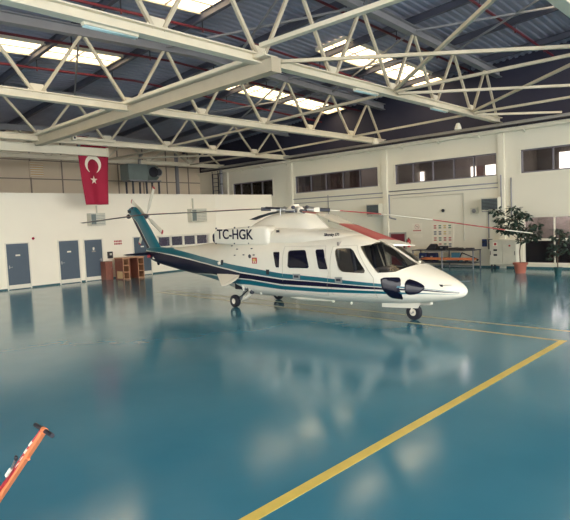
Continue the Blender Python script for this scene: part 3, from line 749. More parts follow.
# rotor mast, hub, blades
HX, HZ = 5.25, 2.76
b = MB(); b.cyl((HX, 0, 2.7), (HX, 0, 2.95), .1, 'dmetal', 16); b.lathe((HX, 0, 2.78), [(.3, 0), (.3, .03), (.14, .08)], 'dmetal', 20); b.build('rotor_mast', HEL)
hub = empty('rotor_hub', (HX, 0, 2.86)); hub.parent = HEL
b = MB(); b.lathe((0, 0, 0), [(0, -.05), (.24, -.05), (.28, 0), (.2, .07), (.12, .1), (.12, .14), (0, .15)], 'whitem', 20); b.build('hub_plate', hub)
# blade directions (world azimuth) and flap profile
BL = [(122, [(.5, 2.9), (1.2, 2.92), (4.7, 2.91), (5.3, 2.87), (6.75, 2.75)], 'blade pointing aft towards the left wall'),
      (312, [(.5, 2.84), (1.3, 2.76), (2.35, 2.63), (3.9, 2.39), (5.9, 2.02), (6.75, 1.88)], 'blade pointing past the nose to the right'),
      (236, [(.5, 2.84), (.75, 2.78), (2.7, 2.66), (4.1, 2.43), (6.2, 2.14), (7.1, 2.04)], 'drooping blade nearest the camera with wide red bands'),
      (56.5, [(.5, 2.84), (2.5, 2.84), (4.5, 2.78), (6.75, 2.66)], 'dark looking blade pointing away from the camera')]
BR = mat('blade_red', rgb(176, 76, 76), .5); BU = mat('blade_underside_shaded', rgb(50, 52, 76), .6); BV = mat('blade_underside_grey', rgb(118, 112, 110), .6)  # BU: darker underside for one blade, its shade put into the colour
def blade(mb, dirv, side, pr, chord, R0, R1, bands, pitch, thick=.045, BV=None):
    prev = None
    N = 60
    def zat(r): return interp(pr, r)
    for k in range(N):
        ra, rb = R0+(R1-R0)*k/N, R0+(R1-R0)*(k+1)/N
        mid = (ra+rb)/2; mt = 'white'
        for x0, x1, c in bands:
            if x0 <= mid < x1: mt = c
        rings = []
        for r in (ra, rb):
            ch = chord*min(1, .35+(r-R0)/.5*.65)
            cp = math.cos(pitch); sp = math.sin(pitch); ring = []
            for u, v in ((-.3, 0), (-.22, .5), (0, .6), (.3, .35), (.7, 0), (.3, -.15), (0, -.4), (-.22, -.4)):
                x = u*ch; h = v*thick
                ring.append(Vector(dirv)*r+Vector(side)*(x*cp-h*sp)+Vector((0, 0, zat(r)+x*sp+h*cp)))
            rings.append(ring)
        n = 8
        vs = rings[0]+rings[1]
        mb.add(vs, [(i, (i+1) % n, n+(i+1) % n, n+i) for i in (0, 1, 2, 3, 7)], mt, True)
        mb.add(vs, [(i, (i+1) % n, n+(i+1) % n, n+i) for i in (4, 5, 6)], BV, True)
        if k == 0: mb.add(rings[0], [tuple(range(n))], mt)
        if k == N-1: mb.add(rings[1], [tuple(range(n))], mt)
for az, pr, lb in BL:
    th = R(az-88); d = Vector((math.cos(th), math.sin(th), 0)); sd = Vector((-math.sin(th), math.cos(th), 0))
    pr2 = [(r, z-2.86) for r, z in pr]
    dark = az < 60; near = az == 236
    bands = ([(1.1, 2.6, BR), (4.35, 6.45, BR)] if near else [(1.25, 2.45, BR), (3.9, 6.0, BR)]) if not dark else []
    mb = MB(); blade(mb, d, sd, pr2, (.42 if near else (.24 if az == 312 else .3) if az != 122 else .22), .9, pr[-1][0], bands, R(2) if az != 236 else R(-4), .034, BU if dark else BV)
    o = mb.build('rotor_blade', hub); o['label'] = 'main rotor '+lb
    b = MB(); z1 = interp(pr2, .95)
    b.cyl(d*.2+Vector((0, 0, 0)), d*.55+Vector((0, 0, z1*.5)), .07, 'metal', 10); b.cyl(d*.5+Vector((0, 0, z1*.5)), d*1.0+Vector((0, 0, z1)), .055, 'dmetal', 10)
    b.box(d*.62+Vector((0, 0, z1*.6)), (.16, .16, .13), 'whitem', Matrix.Rotation(th, 3, 'Z'))
    b.cyl(d*.4+sd*.16+Vector((0, 0, .04)), d*.85+sd*.1+Vector((0, 0, z1+.03)), .03, 'black', 8); b.cyl(d*.4+sd*.16+Vector((0, 0, -.16)), d*.4+sd*.16+Vector((0, 0, .06)), .016, 'metal', 6)
    b.ball(d*.34-sd*.14+Vector((0, 0, .05)), (.06, .06, .05), 'dmetal', 8, 6)
    b.build('blade_grip', hub)
b = MB(); b.lathe((0, 0, -.17), [(.3, 0), (.32, .02), (.3, .04), (.12, .05)], 'dmetal', 20)
for k in range(4):
    a = R(40+90*k); b.cyl((.28*math.cos(a), .28*math.sin(a), -.16), (.3*math.cos(a), .3*math.sin(a), .05), .014, 'metal', 6)
b.build('swashplate', hub)

# fin
fin = MB()
FS = [(1.42, 12.7, 13.3, .1, .4), (1.5, 12.5, 13.36, .11, .38), (1.62, 12.4, 13.4, .11, .3), (1.75, 12.48, 13.46, .1, .27), (2.1, 12.78, 13.78, .09, .27), (2.5, 13.13, 14.12, .085, .28), (2.75, 13.37, 14.32, .08, .27), (2.95, 13.57, 14.47, .08, .14), (3.08, 13.72, 14.64, .078, .05), (3.25, 13.93, 14.82, .07, .04), (3.34, 14.08, 14.6, .05, .04), (3.38, 14.2, 14.42, .03, .04)]
def fring(z, le, te, t, sp):
    c = te-le; us = [0, .04, .15, .35, 1-sp-.05, 1-sp-.012, .995-.0, 1]
    us = [0, .04, .15, .35, min(.55, 1-sp-.1), 1-sp-.045, 1-sp, 1]
    f = [0, .45, .85, 1, .85, .62, .55, .04]
    up = [(le+u*c, t*g, z) for u, g in zip(us, f)]; dn = [(x, -y, zz) for x, y, zz in up[1:-1]][::-1]
    return up+dn
rs = [fring(*q) for q in FS]; n = len(rs[0])
mats_u = ['teal']*5+['white', 'navy']
seq = mats_u+['navy']+['white']+['teal']*5
seq = ['teal', 'teal', 'teal', 'teal', 'teal', 'white', 'navy', 'navy', 'white', 'teal', 'teal', 'teal', 'teal', 'teal']
for j in range(len(rs)-1):
    for i in range(n):
        fin.add([rs[j][i], rs[j][(i+1) % n], rs[j+1][(i+1) % n], rs[j+1][i]], [(0, 1, 2, 3)], seq[i], True)
fin.add(rs[-1], [tuple(range(n))], 'teal'); fin.add(rs[0], [tuple(range(n))], 'navy')
o = fin.build('tail_fin', HEL); o['label'] = 'swept teal tail fin with a navy trailing band'
b = MB(); b.box((14.55, 0, 3.2), (.2, .16, .1), 'black'); b.box((14.3, .04, 3.33), (.1, .08, .1), 'dmetal'); b.cyl((14.7, .0, 3.02), (14.78, 0, 3.0), .09, 'black', 10); b.build('tail_beacon', HEL)
b = MB(); b.cyl((12.98, .15, 1.42), (12.98, .28, 1.42), .06, 'red', 8)
b.box((12.6, .22, 1.36), (.24, .02, .08), 'whitem'); b.build('tail_marking_plate', HEL)
b = MB(); b.ball((12.7, 0, 1.15), (.1, .03, .09), 'navy'); b.build('tail_skid', HEL)
# stabiliser
for s in (1, -1):
    b = MB(); rg = []
    for y, a0, a1, t in ((.05, 12.85, 13.55, .06), (.5, 12.95, 13.55, .05), (1.0, 13.08, 13.55, .035), (1.05, 13.15, 13.5, .01)):
        rg.append([(a0, s*y, 1.52), (a0+.12, s*y, 1.52+t), (a0+.4*(a1-a0), s*y, 1.52+t), (a1, s*y, 1.52), (a0+.4*(a1-a0), s*y, 1.52-t), (a0+.12, s*y, 1.52-t)])
    b.loft(rg, 'navy'); b.build('stabilizer', HEL)
# tail rotor on the port side
tr = empty('tail_rotor', (13.8, -.16, 2.98)); tr.parent = HEL
b = MB(); b.cyl((0, .1, 0), (0, -.12, 0), .1, 'dmetal', 14); b.cyl((0, -.1, 0), (0, -.2, 0), .05, 'metal', 10); b.build('tail_rotor_hub', tr)
for k in range(4):
    an = R(58+90*k+1); d = Vector((-math.cos(an), 0, math.sin(an))); sd = Vector((math.sin(an), 0, math.cos(an)))
    b = MB()
    def ring(r, ch, t=.02): return [d*r+sd*(u*ch)+Vector((0, v*t-.1, 0)) for u, v in ((-.5, 0), (-.3, .7), (0, 1), (.5, 0), (0, -1), (-.3, -.7))]
    b.loft([ring(.12, .08), ring(.3, .1), ring(.4, .19), ring(1.24, .19)], 'white'); b.loft([ring(1.24, .192, .021), ring(1.3, .19)], 'red'); b.build('tail_rotor_blade', tr)

# landing gear
def wheel(c, r, w, parent, name='wheel'):
    b = MB(); b.lathe(c, [(r*.45, -w*.45), (r*.8, -w*.5), (r*.95, -w*.38), (r, -w*.15), (r, w*.15), (r*.95, w*.38), (r*.8, w*.5), (r*.45, w*.45), (r*.45, -w*.45)], 'tyre', 24, 'y')
    b.lathe(c, [(0, -w*.3), (r*.25, -w*.42), (r*.3, -w*.25), (r*.45, -w*.4), (r*.45, w*.4), (r*.3, w*.25), (r*.25, w*.42), (0, w*.3)], 'whitem', 20, 'y')
    return b.build(name, parent)
ng = empty('nose_gear', (1.38, 0, 0)); ng.parent = HEL
wheel((0, .0, .2), .2, .15, ng)
b = MB(); b.tube([(-.02, .0, .6), (-.01, .0, .42)], .05, 'whitem'); b.tube([(-.01, .11, .4), (0, .11, .2)], .022, 'whitem', 8); b.tube([(-.01, -.11, .4), (0, -.11, .2)], .022, 'whitem', 8); b.bar((-.01, -.13, .41), (-.01, .13, .41), .06, .05, 'whitem'); b.cyl((0, -.12, .2), (0, .12, .2), .03, 'metal', 8); b.build('strut', ng)
b = MB(); b.bar((.1, 0, .6), (.0, 0, .45), .03, .03, 'metal'); b.build('drag_brace', ng)
for s in (1, -1):
    b = MB(); b.add([(1.02, s*.27, .5), (2.13, s*.26, .42), (2.13, s*.27, .3), (1.1, s*.29, .35)]+[(1.02, s*.25, .5), (2.13, s*.24, .42), (2.13, s*.25, .3), (1.1, s*.27, .35)],
                    [(0, 1, 2, 3), (7, 6, 5, 4), (0, 4, 5, 1), (1, 5, 6, 2), (2, 6, 7, 3), (3, 7, 4, 0)], 'white'); b.build('nose_gear_door', HEL)
for s in (1, -1):
    mg = empty('main_gear', (7.05, s*.88, 0)); mg.parent = HEL
    wheel((0, s*.03, .19), .19, .16, mg)
    b = MB(); b.tube([(0, s*-.1, .19), (-.42, s*-.1, .33), (-.66, s*-.08, .5)], .06, 'whitem', 10); b.tube([(-.66, s*-.08, .5), (-.5, s*-.04, .7), (-.38, s*0, .9)], .07, 'whitem', 10); b.cyl((0, s*-.12, .19), (0, s*.06, .19), .035, 'metal', 8); b.build('strut', mg)
    b = MB(); b.tube([(-.2, s*-.02, .24), (-.5, s*0, .62)], .035, 'metal', 8); b.cyl((-.42, s*0, .52), (-.34, s*.02, .88), .05, 'whitem', 10); b.build('shock_absorber', mg)
    b = MB(); b.ball((-.66, s*-.08, .5), (.08, .08, .08), 'dmetal', 10, 7); b.tube([(-.1, s*.0, .3), (-.3, s*.02, .36), (-.6, s*.02, .55), (-.55, s*.0, .85)], .016, 'black', 6); b.box((-.45, s*-.02, .8), (.3, .12, .16), 'black'); b.build('brake_linkage', mg)
    b = MB(); P = [(7.95, .86, .96), (6.72, .97, 1.0), (6.6, 1.1, .95), (6.62, 1.2, .87), (6.75, 1.28, .78), (6.95, 1.33, .7), (7.15, 1.33, .68)]
    nn = len(P); vs = [(x, s*y, z) for x, y, z in P]+[(x, s*y, z+.02) for x, y, z in P]
    b.add(vs, [tuple(range(nn)), tuple(range(nn, 2*nn))]+[(i, (i+1) % nn, nn+(i+1) % nn, nn+i) for i in range(nn)], 'white'); b.build('main_gear_door', HEL)
    b = MB(); b.box((6.8, s*.72, .66), (.5, .34, .22), 'black'); b.build('wheel_well', HEL)
# belly fittings
b = MB(); b.loft([[(a, .55+y*w, .40+z*h) for y, z in ((-1, 0), (-.6, .8), (.6, .8), (1, 0), (.6, -.8), (-.6, -.8))] for a, w, h in ((3.45, .02, .01), (3.7, .06, .03), (4.6, .14, .06), (5.0, .05, .02))], 'white'); b.build('belly_fairing', HEL)
b = MB(); b.ball((3.42, .6, .4), (.05, .04, .04), 'whitem'); b.ball((2.9, .5, .37), (.03, .03, .04), 'whitem'); b.ball((6.05, .75, .47), (.04, .03, .04), 'whitem'); b.cyl((.85, .1, .52), (.85, .1, .44), .04, 'whitem', 10); b.build('belly_lamp', HEL)
b = MB(); b.tube([(1.28, .5, 1.34), (1.6, .42, 1.6)], .012, 'black', 6); b.build('windshield_wiper', HEL)
b = MB(); b.ball((1.2, 0, 1.42), (.05, .04, .03), 'whitem'); b.build('air_temperature_probe', HEL)

# ============================================================ THINGS
# flag (hangs from the third truss)
root = empty('flag', (12.92, 23.9, 3.68), 0, 'red flag with white crescent and star hanging behind the cream beam', 'flag')
def fy(u, v): return .05*math.sin(u*5+v*1.5)+.03*math.sin(v*4)
def fx(u, v): # u -1..1, v 0 bottom..1 top
    l = -.56+(-.88+.56)*v; r = .5+(.72-.5)*v
    return l+(r-l)*(u+1)/2
b = MB(); NU, NV = 16, 24; vs = []
for j in range(NV+1):
    for i in range(NU+1):
        u = -1+2*i/NU; v = j/NV; vs.append((fx(u, v), fy(u, v), 3.05*v))
b.add(vs, [(j*(NU+1)+i, j*(NU+1)+i+1, (j+1)*(NU+1)+i+1, (j+1)*(NU+1)+i) for j in range(NV) for i in range(NU)], 'flagred', True)
o = b.build('flag_cloth', root); md = o.modifiers.new('t', 'SOLIDIFY'); md.thickness = .012
def onflag(x, z, off=-.02):
    v = z/3.05; l, r = fx(-1, v), fx(1, v); u = -1+2*(x-l)/(r-l); return (x, fy(u, v)+off, z)
b = MB(); cx, cz = -.13, 1.84; N = 28; out = []; inn = []
for k in range(N+1):
    t = R(90+ (-150+300*k/N)); out.append((cx+.4*math.cos(t), cz+.43*math.sin(t)))
for k in range(N+1):
    t = R(90+(-138+276*k/N)); inn.append((cx+.29*math.cos(t), cz-.1+.33*math.sin(t)))
for k in range(N): b.add([onflag(*out[k]), onflag(*out[k+1]), onflag(*inn[k+1]), onflag(*inn[k])], [(0, 1, 2, 3)], 'flagwhite')
st = []; sx, sz = -.12, 1.12
for k in range(10):
    r = .21 if k % 2 == 0 else .082; t = R(90+36*k); st.append((sx+r*math.cos(t), sz+r*math.sin(t)))
for k in range(10): b.add([onflag(sx, sz), onflag(*st[k]), onflag(*st[(k+1) % 10])], [(0, 1, 2)], 'flagwhite')
o = b.build('crescent_and_star', root)
b = MB(); b.cyl((-.85, 0, 3.05), (.85, 0, 3.05), .02, 'steel', 8); b.cyl((-.6, 0, 3.05), (-.6, -.7, 3.0), .01, 'dmetal', 6); b.cyl((.6, 0, 3.05), (.6, -.7, 3.0), .01, 'dmetal', 6); b.build('flag_rod', root)

def wallbox(name, y, z, dy, dz, dx, label, cat, m='whitem', parts=None, group=None):
    """thing on the right wall; local x = out of the wall (negative world x)"""
    root = empty(name, (XR-.002, y, z), 0, label, cat, group)
    b = MB(); b.b2((-dx, -dy/2, 0), (0, dy/2, dz), m); b.build(parts or 'housing', root, .006)
    return root
def lwall(name, x, z, dx, dz, dy, label, cat, m='whitem', part='housing'):
    root = empty(name, (x, YL-.002, z), 0, label, cat)
    b = MB(); b.b2((-dx/2, -dy, 0), (dx/2, 0, dz), m); b.build(part, root, .006)
    return root
# wall heaters on the right wall
for y, z, lab in ((16.85, 2.66, 'grey wall blower heater beside the pilaster above the nose'), (10.55, 2.62, 'grey wall blower heater high up right of the pilaster, above cabinet')):
    r = wallbox('wall_heater', y, z, .8, .6, .5, lab, 'heater', 'cab', group='wall blower heaters')
    b = MB(); b.b2((-.515, -.36, .06), (-.5, .36, .54), 'dmetal')
    for k in range(7): b.box((-.525, 0, .11+.063*k), (.012, .7, .02), 'heater')
    b.build('louvre', r)
    MB().bar((-.4, -.38, -.02), (0, -.38, -.02), .04, .04, 'steel_g').build('bracket', r); MB().bar((-.4, .38, -.02), (0, .38, -.02), .04, .04, 'steel_g').build('bracket', r)
r = lwall('wall_heater', 13.85, 2.74, .78, .62, .4, 'pale grey wall unit behind the tail rotor, below the flag', 'heater', 'cab')
b = MB(); b.b2((-.36, -.41, .06), (-.12, -.4, .56), 'heater')
for k in range(6): b.box((.12, -.405, .1+.08*k), (.46, .012, .015), 'heater')
b.build('louvre', r)
b = MB(); b.bar((.1, -.1, .62), (.1, -.1, 1.0), .05, .05, 'cab'); b.build('bracket', r)
r = lwall('wall_heater', 20.15, 2.75, 1.1, .75, .4, 'pale grey wall unit on the white wall behind the long aft rotor blade', 'heater', 'cab')
b = MB(); b.b2((-.5, -.41, .06), (-.2, -.4, .68), 'heater')
for k in range(7): b.box((.17, -.405, .1+.09*k), (.66, .012, .015), 'heater')
b.build('louvre', r)
MB().bar((-.2, -.1, .75), (-.2, -.1, 1.35), .07, .07, 'cab').build('bracket', r)
# big blower heater on the annex roof
root = empty('blower_heater', (18.3, 28.6, 4.35), 0, 'large grey-green blower heater with round fan standing above the white wall', 'heater')
b = MB(); b.b2((-1.1, -.45, .95), (.15, .45, 1.85), 'heater'); b.build('housing', root, .02)
b = MB(); b.lathe((.85, 0, 1.42), [(0, -.7), (.42, -.7), (.46, -.55), (.46, .1), (.4, .2), (.36, .2), (.36, 0), (0, 0)], 'heater', 24, 'x'); b.build('fan_drum', root)
b = MB(); b.cyl((.55, -.5, 1.42), (.55, -.42, 1.42), .3, 'black', 20); b.cyl((.9, -.48, 1.42), (.9, -.42, 1.42), .26, 'metal', 20); b.cyl((.9, -.5, 1.42), (.9, -.47, 1.42), .2, 'dmetal', 20); b.build('fan_outlet', root)
b = MB(); b.b2((-1.0, -.4, .88), (1.1, .4, .95), 'steel_g'); b.build('platform', root)
for x, y in ((-.8, -.35), (.1, -.35), (-.8, .35), (.1, .35), (.95, -.35), (.95, .35)):
    b = MB(); b.b2((x-.04, y-.04, 0), (x+.04, y+.04, .9), 'dmetal'); b.build('leg', root)
b = MB(); b.tube([(.0, .1, 1.85), (.0, .1, 2.1), (.3, .4, 2.5)], .1, 'metal', 10); b.build('flue', root)
# ladder on the right wall above the annex
root = empty('ladder', (XR-.12, 30.0, 4.35), 0, 'dark metal ladder standing on the white wall roof in the far corner', 'ladder')
for y in (-.3, .3):
    b = MB(); b.b2((-.03, y-.03, 0), (.03, y+.03, 1.85), 'dmetal'); b.build('rail', root)
for k in range(6):
    b = MB(); b.cyl((0, -.3, .25+.28*k), (0, .3, .25+.28*k), .02, 'dmetal', 6); b.build('rung', root)
root = empty('duct_pipe', (XR-.2, 29.3, 4.35), 0, 'thick grey upright pipe beside the ladder in the far corner', 'pipe')
b = MB(); b.cyl((0, 0, 0), (0, 0, 1.9), .1, 'steel_g', 14); b.build('pipe', root)
b = MB(); b.cyl((0, 0, .9), (0, 0, .96), .125, 'dmetal', 14); b.cyl((0, 0, 1.6), (0, 0, 1.66), .125, 'dmetal', 14); b.build('pipe_clamp', root)

# conduits on the right wall
def conduit(pts, r, label, m='cab', name='conduit_pipe', group=None):
    b = MB(); b.tube(pts, r, m, 8); o = b.build(name); settle(o, pts[0]); return tag(o, label, 'pipe', group)
xw = XR-.03
conduit([(xw, 23.0, 3.86), (xw, 16.5, 3.82)], .028, 'upper level pipe on the right wall left of the middle pilaster', 'steel_g')
conduit([(xw, 23.0, 3.6), (xw, 16.5, 3.6)], .02, 'lower level pipe on the right wall left of the middle pilaster', 'steel_g')
conduit([(xw, 16.1, 3.86), (xw, 10.35, 3.86)], .028, 'upper level pipe under the five-pane window', 'steel_g')
conduit([(xw, 16.1, 3.66), (xw, 10.35, 3.66)], .02, 'middle level pipe under the five-pane window', 'steel_g')
conduit([(xw, 15.9, 3.5), (xw, 12.0, 3.5), (xw, 12.0, 1.25)], .022, 'pipe bending down the wall right of the coloured chart')
conduit([(xw, 20.2, 3.95), (xw, 20.2, 2.4)], .022, 'upright pipe on the right wall behind the rotor hub', 'steel_g')
conduit([(xw, 10.8, 2.62), (xw, 10.8, 1.36)], .03, 'upright pipe coming down left of the grey cabinet', 'steel_g')
conduit([(XR-.2, 16.0, 3.7), (XR-.2, 16.0, 2.5), (XR-.05, 15.7, 2.4)], .04, 'upright pipe right of the heater by the middle pilaster', 'steel_g')
conduit([(XR-.036, 9.75, 4.05), (XR-.036, 9.75, 2.3)], .035, 'pipe with joints dropping beside the right pilaster behind the tree', 'steel_g')
conduit([(XR-.171, 10.15, 4.2), (XR-.171, 10.15, 2.7)], .03, 'pipe fixed to the face of the right pilaster', 'steel_g')

# signs
root = empty('no_smoking_sign', (XR-.003, 14.52, 1.44), 0, 'white prohibition notice with a red ring and red bar left of chart', 'sign')
b = MB(); b.b2((-.012, -.27, .26), (0, .27, .72), 'whitem'); b.b2((-.012, -.27, 0), (0, .27, .18), 'whitem'); b.build('board', root)
b = MB()
for k in range(20):
    a0, a1 = 6.2832*k/20, 6.2832*(k+1)/20
    b.bar((-.016, .12*math.cos(a0), .55+.12*math.sin(a0)), (-.016, .12*math.cos(a1), .55+.12*math.sin(a1)), .006, .026, 'red', (1, 0, 0))
b.bar((-.016, -.08, .47), (-.016, .08, .63), .006, .022, 'red', (1, 0, 0)); b.b2((-.018, -.07, .54), (-.013, .07, .56), 'fabric')
for k in range(7): b.b2((-.018, -.22+.065*k, .32), (-.013, -.22+.065*k+.05, .38), 'red')
b.build('prohibition_symbol', root)
root = empty('colour_chart', (XR-.003, 13.13, .93), 0, 'white board with rows of small coloured labels above the steel rack', 'chart')
b = MB(); b.b2((-.012, -.58, 0), (0, .58, 1.2), 'whitem'); b.build('board', root)
cols = ['red', 'green', 'ochre', 'green', 'blue', 'blue', 'ochre', 'cab', 'red', 'green', 'red', 'red', 'ochre', 'red', 'green', 'blue']
for k, c in enumerate(cols):
    i, j = k % 4, k//4; y = .39-.26*i; z = 1.05-.3*j
    b = MB(); b.b2((-.018, y-.07, z), (-.012, y+.07, z+.05), c); b.b2((-.018, y-.07, z-.11), (-.012, y+.07, z-.06), c); b.b2((-.016, y-.05, z-.055), (-.012, y+.05, z-.005), 'cab'); b.build('colour_label', root)
root = empty('red_notice', (15.08, YL-.003, 1.7), 0, 'small red lettered notice on the white wall above the wooden desk', 'sign')
b = MB()
for j in range(2):
    for i in range(5): b.b2((-.22+.09*i, -.008, .02+.13*j), (-.22+.09*i+.065, 0, .11+.13*j), 'red')
b.build('lettering', root)

# small wall devices
root = empty('alarm_bell', (XR-.003, 13.07, 2.74), 0, 'small round black alarm bell on the right wall above the chart', 'alarm')
b = MB(); b.lathe((0, 0, 0), [(.075, 0), (.075, -.04), (.05, -.07), (0, -.08)], 'black', 16, 'x'); b.build('bell', root)
root = empty('alarm_bell', (10.76, YL-.003, 2.26), 0, 'small dark red round alarm on the white wall by the leftmost door', 'alarm')
b = MB(); b.lathe((0, 0, 0), [(.06, 0), (.06, -.03), (.04, -.07), (0, -.08)], 'flagred', 14, 'y'); b.build('bell', root)
r = wallbox('wall_speaker', 11.46, 2.5, .34, .3, .12, 'small square grey speaker box on the right wall above the rack', 'speaker', 'cab')
b = MB(); b.lathe((-.12, 0, .15), [(.1, 0), (.1, -.01), (.08, -.02), (0, -.015)], 'steel_g', 16, 'x'); b.build('speaker_grille', r)
root = empty('fire_extinguisher', (XR-.12, 14.95, .95), 0, 'red fire extinguisher hung on the right wall beside red doorway', 'fire extinguisher')
b = MB(); b.lathe((0, 0, 0), [(0, 0), (.08, 0), (.085, .03), (.085, .36), (.05, .42), (.025, .45), (0, .45)], 'red', 16); b.box((-.088, 0, .2), (.01, .08, .12), 'whitem'); b.build('cylinder', root)
b = MB(); b.bar((-.05, 0, .49), (.05, 0, .47), .02, .02, 'black'); b.cyl((0, 0, .44), (0, 0, .5), .02, 'dmetal', 8); b.build('valve', root)
b = MB(); b.tube([(.0, .03, .46), (0, .12, .4), (0, .12, .1)], .012, 'black', 6); b.build('hose', root)
b = MB(); b.b2((.08, -.05, .25), (.117, .05, .35), 'dmetal'); b.build('bracket', root)
r = wallbox('wall_phone', 11.0, .98, .2, .34, .12, 'dark blue telephone box on the right wall between rack and cabinet', 'telephone', 'blue')
b = MB(); b.box((-.14, 0, .22), (.04, .14, .06), 'black'); b.build('handset', r)
r = wallbox('switch_box', 10.72, .86, .14, .46, .16, 'black switch box fixed just left of the grey cabinet', 'switch box', 'black')
b = MB(); b.cyl((-.16, 0, .3), (-.2, 0, .3), .03, 'red', 10); b.build('switch_knob', r)
r = lwall('wall_dispenser', 14.55, 1.05, .24, .34, .14, 'black towel dispenser on the white wall left of the desk', 'dispenser', 'black')
b = MB(); b.b2((-.06, -.15, .16), (.06, -.14, .26), 'cab'); b.build('dispenser_window', r)

# electric cabinet
root = empty('electric_cabinet', (24.95, 10.01, 0), 0, 'pale grey two-door electric cabinet on short legs behind the potted tree', 'cabinet')
b = MB(); b.b2((-.2, -.6, .18), (.24, .6, 1.3), 'cab'); b.build('body', root, .01)
for s, lab in ((1, 'left'), (-1, 'right')):
    b = MB(); b.b2((-.225, .01 if s > 0 else -.58, .2), (-.2, .58 if s > 0 else -.01, 1.28), 'cab'); d = b.build('door', root, .004)
    b = MB(); b.b2((-.24, s*.54-.012, .62), (-.225, s*.54+.012, .8), 'dmetal'); b.build('handle', d)
    b = MB()
    if s > 0:
        for z in (.62, .84): MB().b2((-.235, .24, z-.04), (-.225, .4, z+.04), 'black').build('meter_window', d)
        b.b2((-.23, .22, 1.02), (-.225, .42, 1.2), 'whitem'); b.b2((-.235, .27, 1.06), (-.229, .37, 1.16), 'red')
    else: b.b2((-.235, -.36, 1.0), (-.225, -.28, 1.07), 'red')
    b.build('warning_mark', d)
for x in (-.15, .18):
    for y in (-.52, .52):
        b = MB(); b.b2((x-.03, y-.03, 0), (x+.03, y+.03, .18), 'dmetal'); b.build('leg', root)

# steel rack with equipment
root = empty('steel_rack', (24.6, 12.69, 0), 0, 'grey steel workbench rack along the right wall holding bags and stretcher', 'rack')
for x in (-.38, .38):
    for y in (-1.54, 0, 1.54):
        b = MB(); b.b2((x-.025, y-.025, 0), (x+.025, y+.025, .84), 'steel_g'); b.build('leg', root)
b = MB(); b.b2((-.42, -1.58, .84), (.42, 1.58, .87), 'dmetal'); b.build('top_shelf', root)
b = MB(); b.b2((-.4, -1.56, .26), (.4, 1.56, .29), 'dmetal'); b.build('lower_shelf', root)
b = MB(); b.bar((-.38, -.3, .8), (-.38, .9, .8), .03, .03, 'steel_g'); b.bar((-.38, -1.54, .12), (-.38, 1.54, .12), .03, .03, 'steel_g'); b.build('rail', root)
def hull(name, pts_lo, pts_hi, m, label, cat, loc, bevel=.03, extra=None):
    root = empty(name, loc, 0, label, cat)
    n = len(pts_lo); b = MB(); b.add(pts_lo+pts_hi, [tuple(range(n))[::-1], tuple(range(n, 2*n))]+[(i, (i+1) % n, n+(i+1) % n, n+i) for i in range(n)], m); b.build('body', root, bevel)
    if extra: extra(root)
    return root
def q(x0, x1, y0, y1, z): return [(x0, y0, z), (x1, y0, z), (x1, y1, z), (x0, y1, z)]
def strap(r):
    b = MB(); b.tube([(0, -.12, .2), (0, -.08, .27), (0, .08, .27), (0, .12, .2)], .012, 'dmetal', 6); b.build('handle', r)
hull('equipment_bag', q(-.2, .2, -.28, .28, 0), q(-.12, .12, -.22, .06, .27), 'black', 'sloping black bag on the left end of the steel rack top', 'bag', (24.55, 13.35, .872), .03, strap)
hull('equipment_case', q(-.18, .18, -.19, .19, 0), q(-.18, .18, -.19, .19, .18), 'black', 'square black case on the rack top right of the black bag', 'case', (24.55, 12.78, .872), .02, lambda r: MB().b2((-.19, -.06, .07), (-.18, .06, .12), 'metal').build('latch', r))
hull('folded_cover', q(-.2, .2, -.42, .42, 0), q(-.12, .12, -.3, .3, .1), 'black', 'low dark folded cover on the rack top, middle', 'cover', (24.5, 12.1, .872), .03, lambda r: MB().b2((-.13, -.05, .1), (.13, .05, .112), 'dmetal').build('strap', r))
hull('grey_tool_roll', q(-.12, .12, -.22, .22, 0), q(-.08, .08, -.18, .18, .09), 'dmetal', 'small grey tool roll on the right end of rack top', 'tool roll', (24.55, 11.45, .872), .02, lambda r: MB().b2((-.1, -.02, .09), (.1, .02, .1), 'cab').build('strap', r))
for y, l in ((13.95, 'dark blue padded box on the lower rack shelf, leftmost'), (13.45, 'dark blue padded box on the lower rack shelf beside its leftmost twin')):
    hull('storage_box', q(-.18, .18, -.22, .22, 0), q(-.16, .16, -.2, .2, .4), 'blue', l, 'box', (24.8, y, .292), .04, lambda r: MB().b2((-.19, -.05, .2), (-.165, .05, .26), 'cab').build('latch', r))
root = empty('stretcher', (24.4, 12.55, .292), 0, 'orange rescue stretcher lying along the lower shelf of the rack', 'stretcher')
b = MB(); b.loft([[(x*w, y, z) for x, z in ((-.17, .2), (-.14, .1), (.14, .1), (.17, .2), (.13, .14), (-.13, .14))] for y, w in ((-1.4, .6), (-1.2, 1), (1.0, 1), (1.25, .6))], 'orange', smooth=False); b.build('stretcher_shell', root)
for x in (-.14, .14):
    b = MB(); b.tube([(x, -1.45, .16), (x, 1.3, .16)], .02, 'orange', 8); b.build('side_pole', root)
for y in (-1.0, .8):
    b = MB(); b.b2((-.12, y-.03, 0), (.12, y+.03, .1), 'dmetal'); b.build('foot', root)
hull('light_blue_tool', q(-.12, .12, -.5, .35, 0), q(-.1, .1, -.4, .05, .14), 'lblue', 'light blue folded equipment lying on the middle of the lower shelf', 'equipment', (24.8, 12.45, .292), .02, lambda r: MB().b2((-.1, -.38, .14), (.1, .0, .42), 'lblue').build('raised_block', r))
root = empty('black_bracing_bar', (24.68, 11.55, .292), 0, 'bent black tubular bar leaning at the right end of the rack', 'bar')
b = MB(); b.tube([(0, .55, .02), (0, .35, .42), (0, -.4, .14)], .025, 'black', 8); b.build('tube', root)
b = MB(); b.cyl((-.03, -.4, .1), (.03, -.4, .1), .05, 'tyre', 12); b.build('rubber_foot', root)
root = empty('metal_bin', (24.7, 14.75, 0), 0, 'low grey metal bin beside the left end of the steel rack', 'bin')
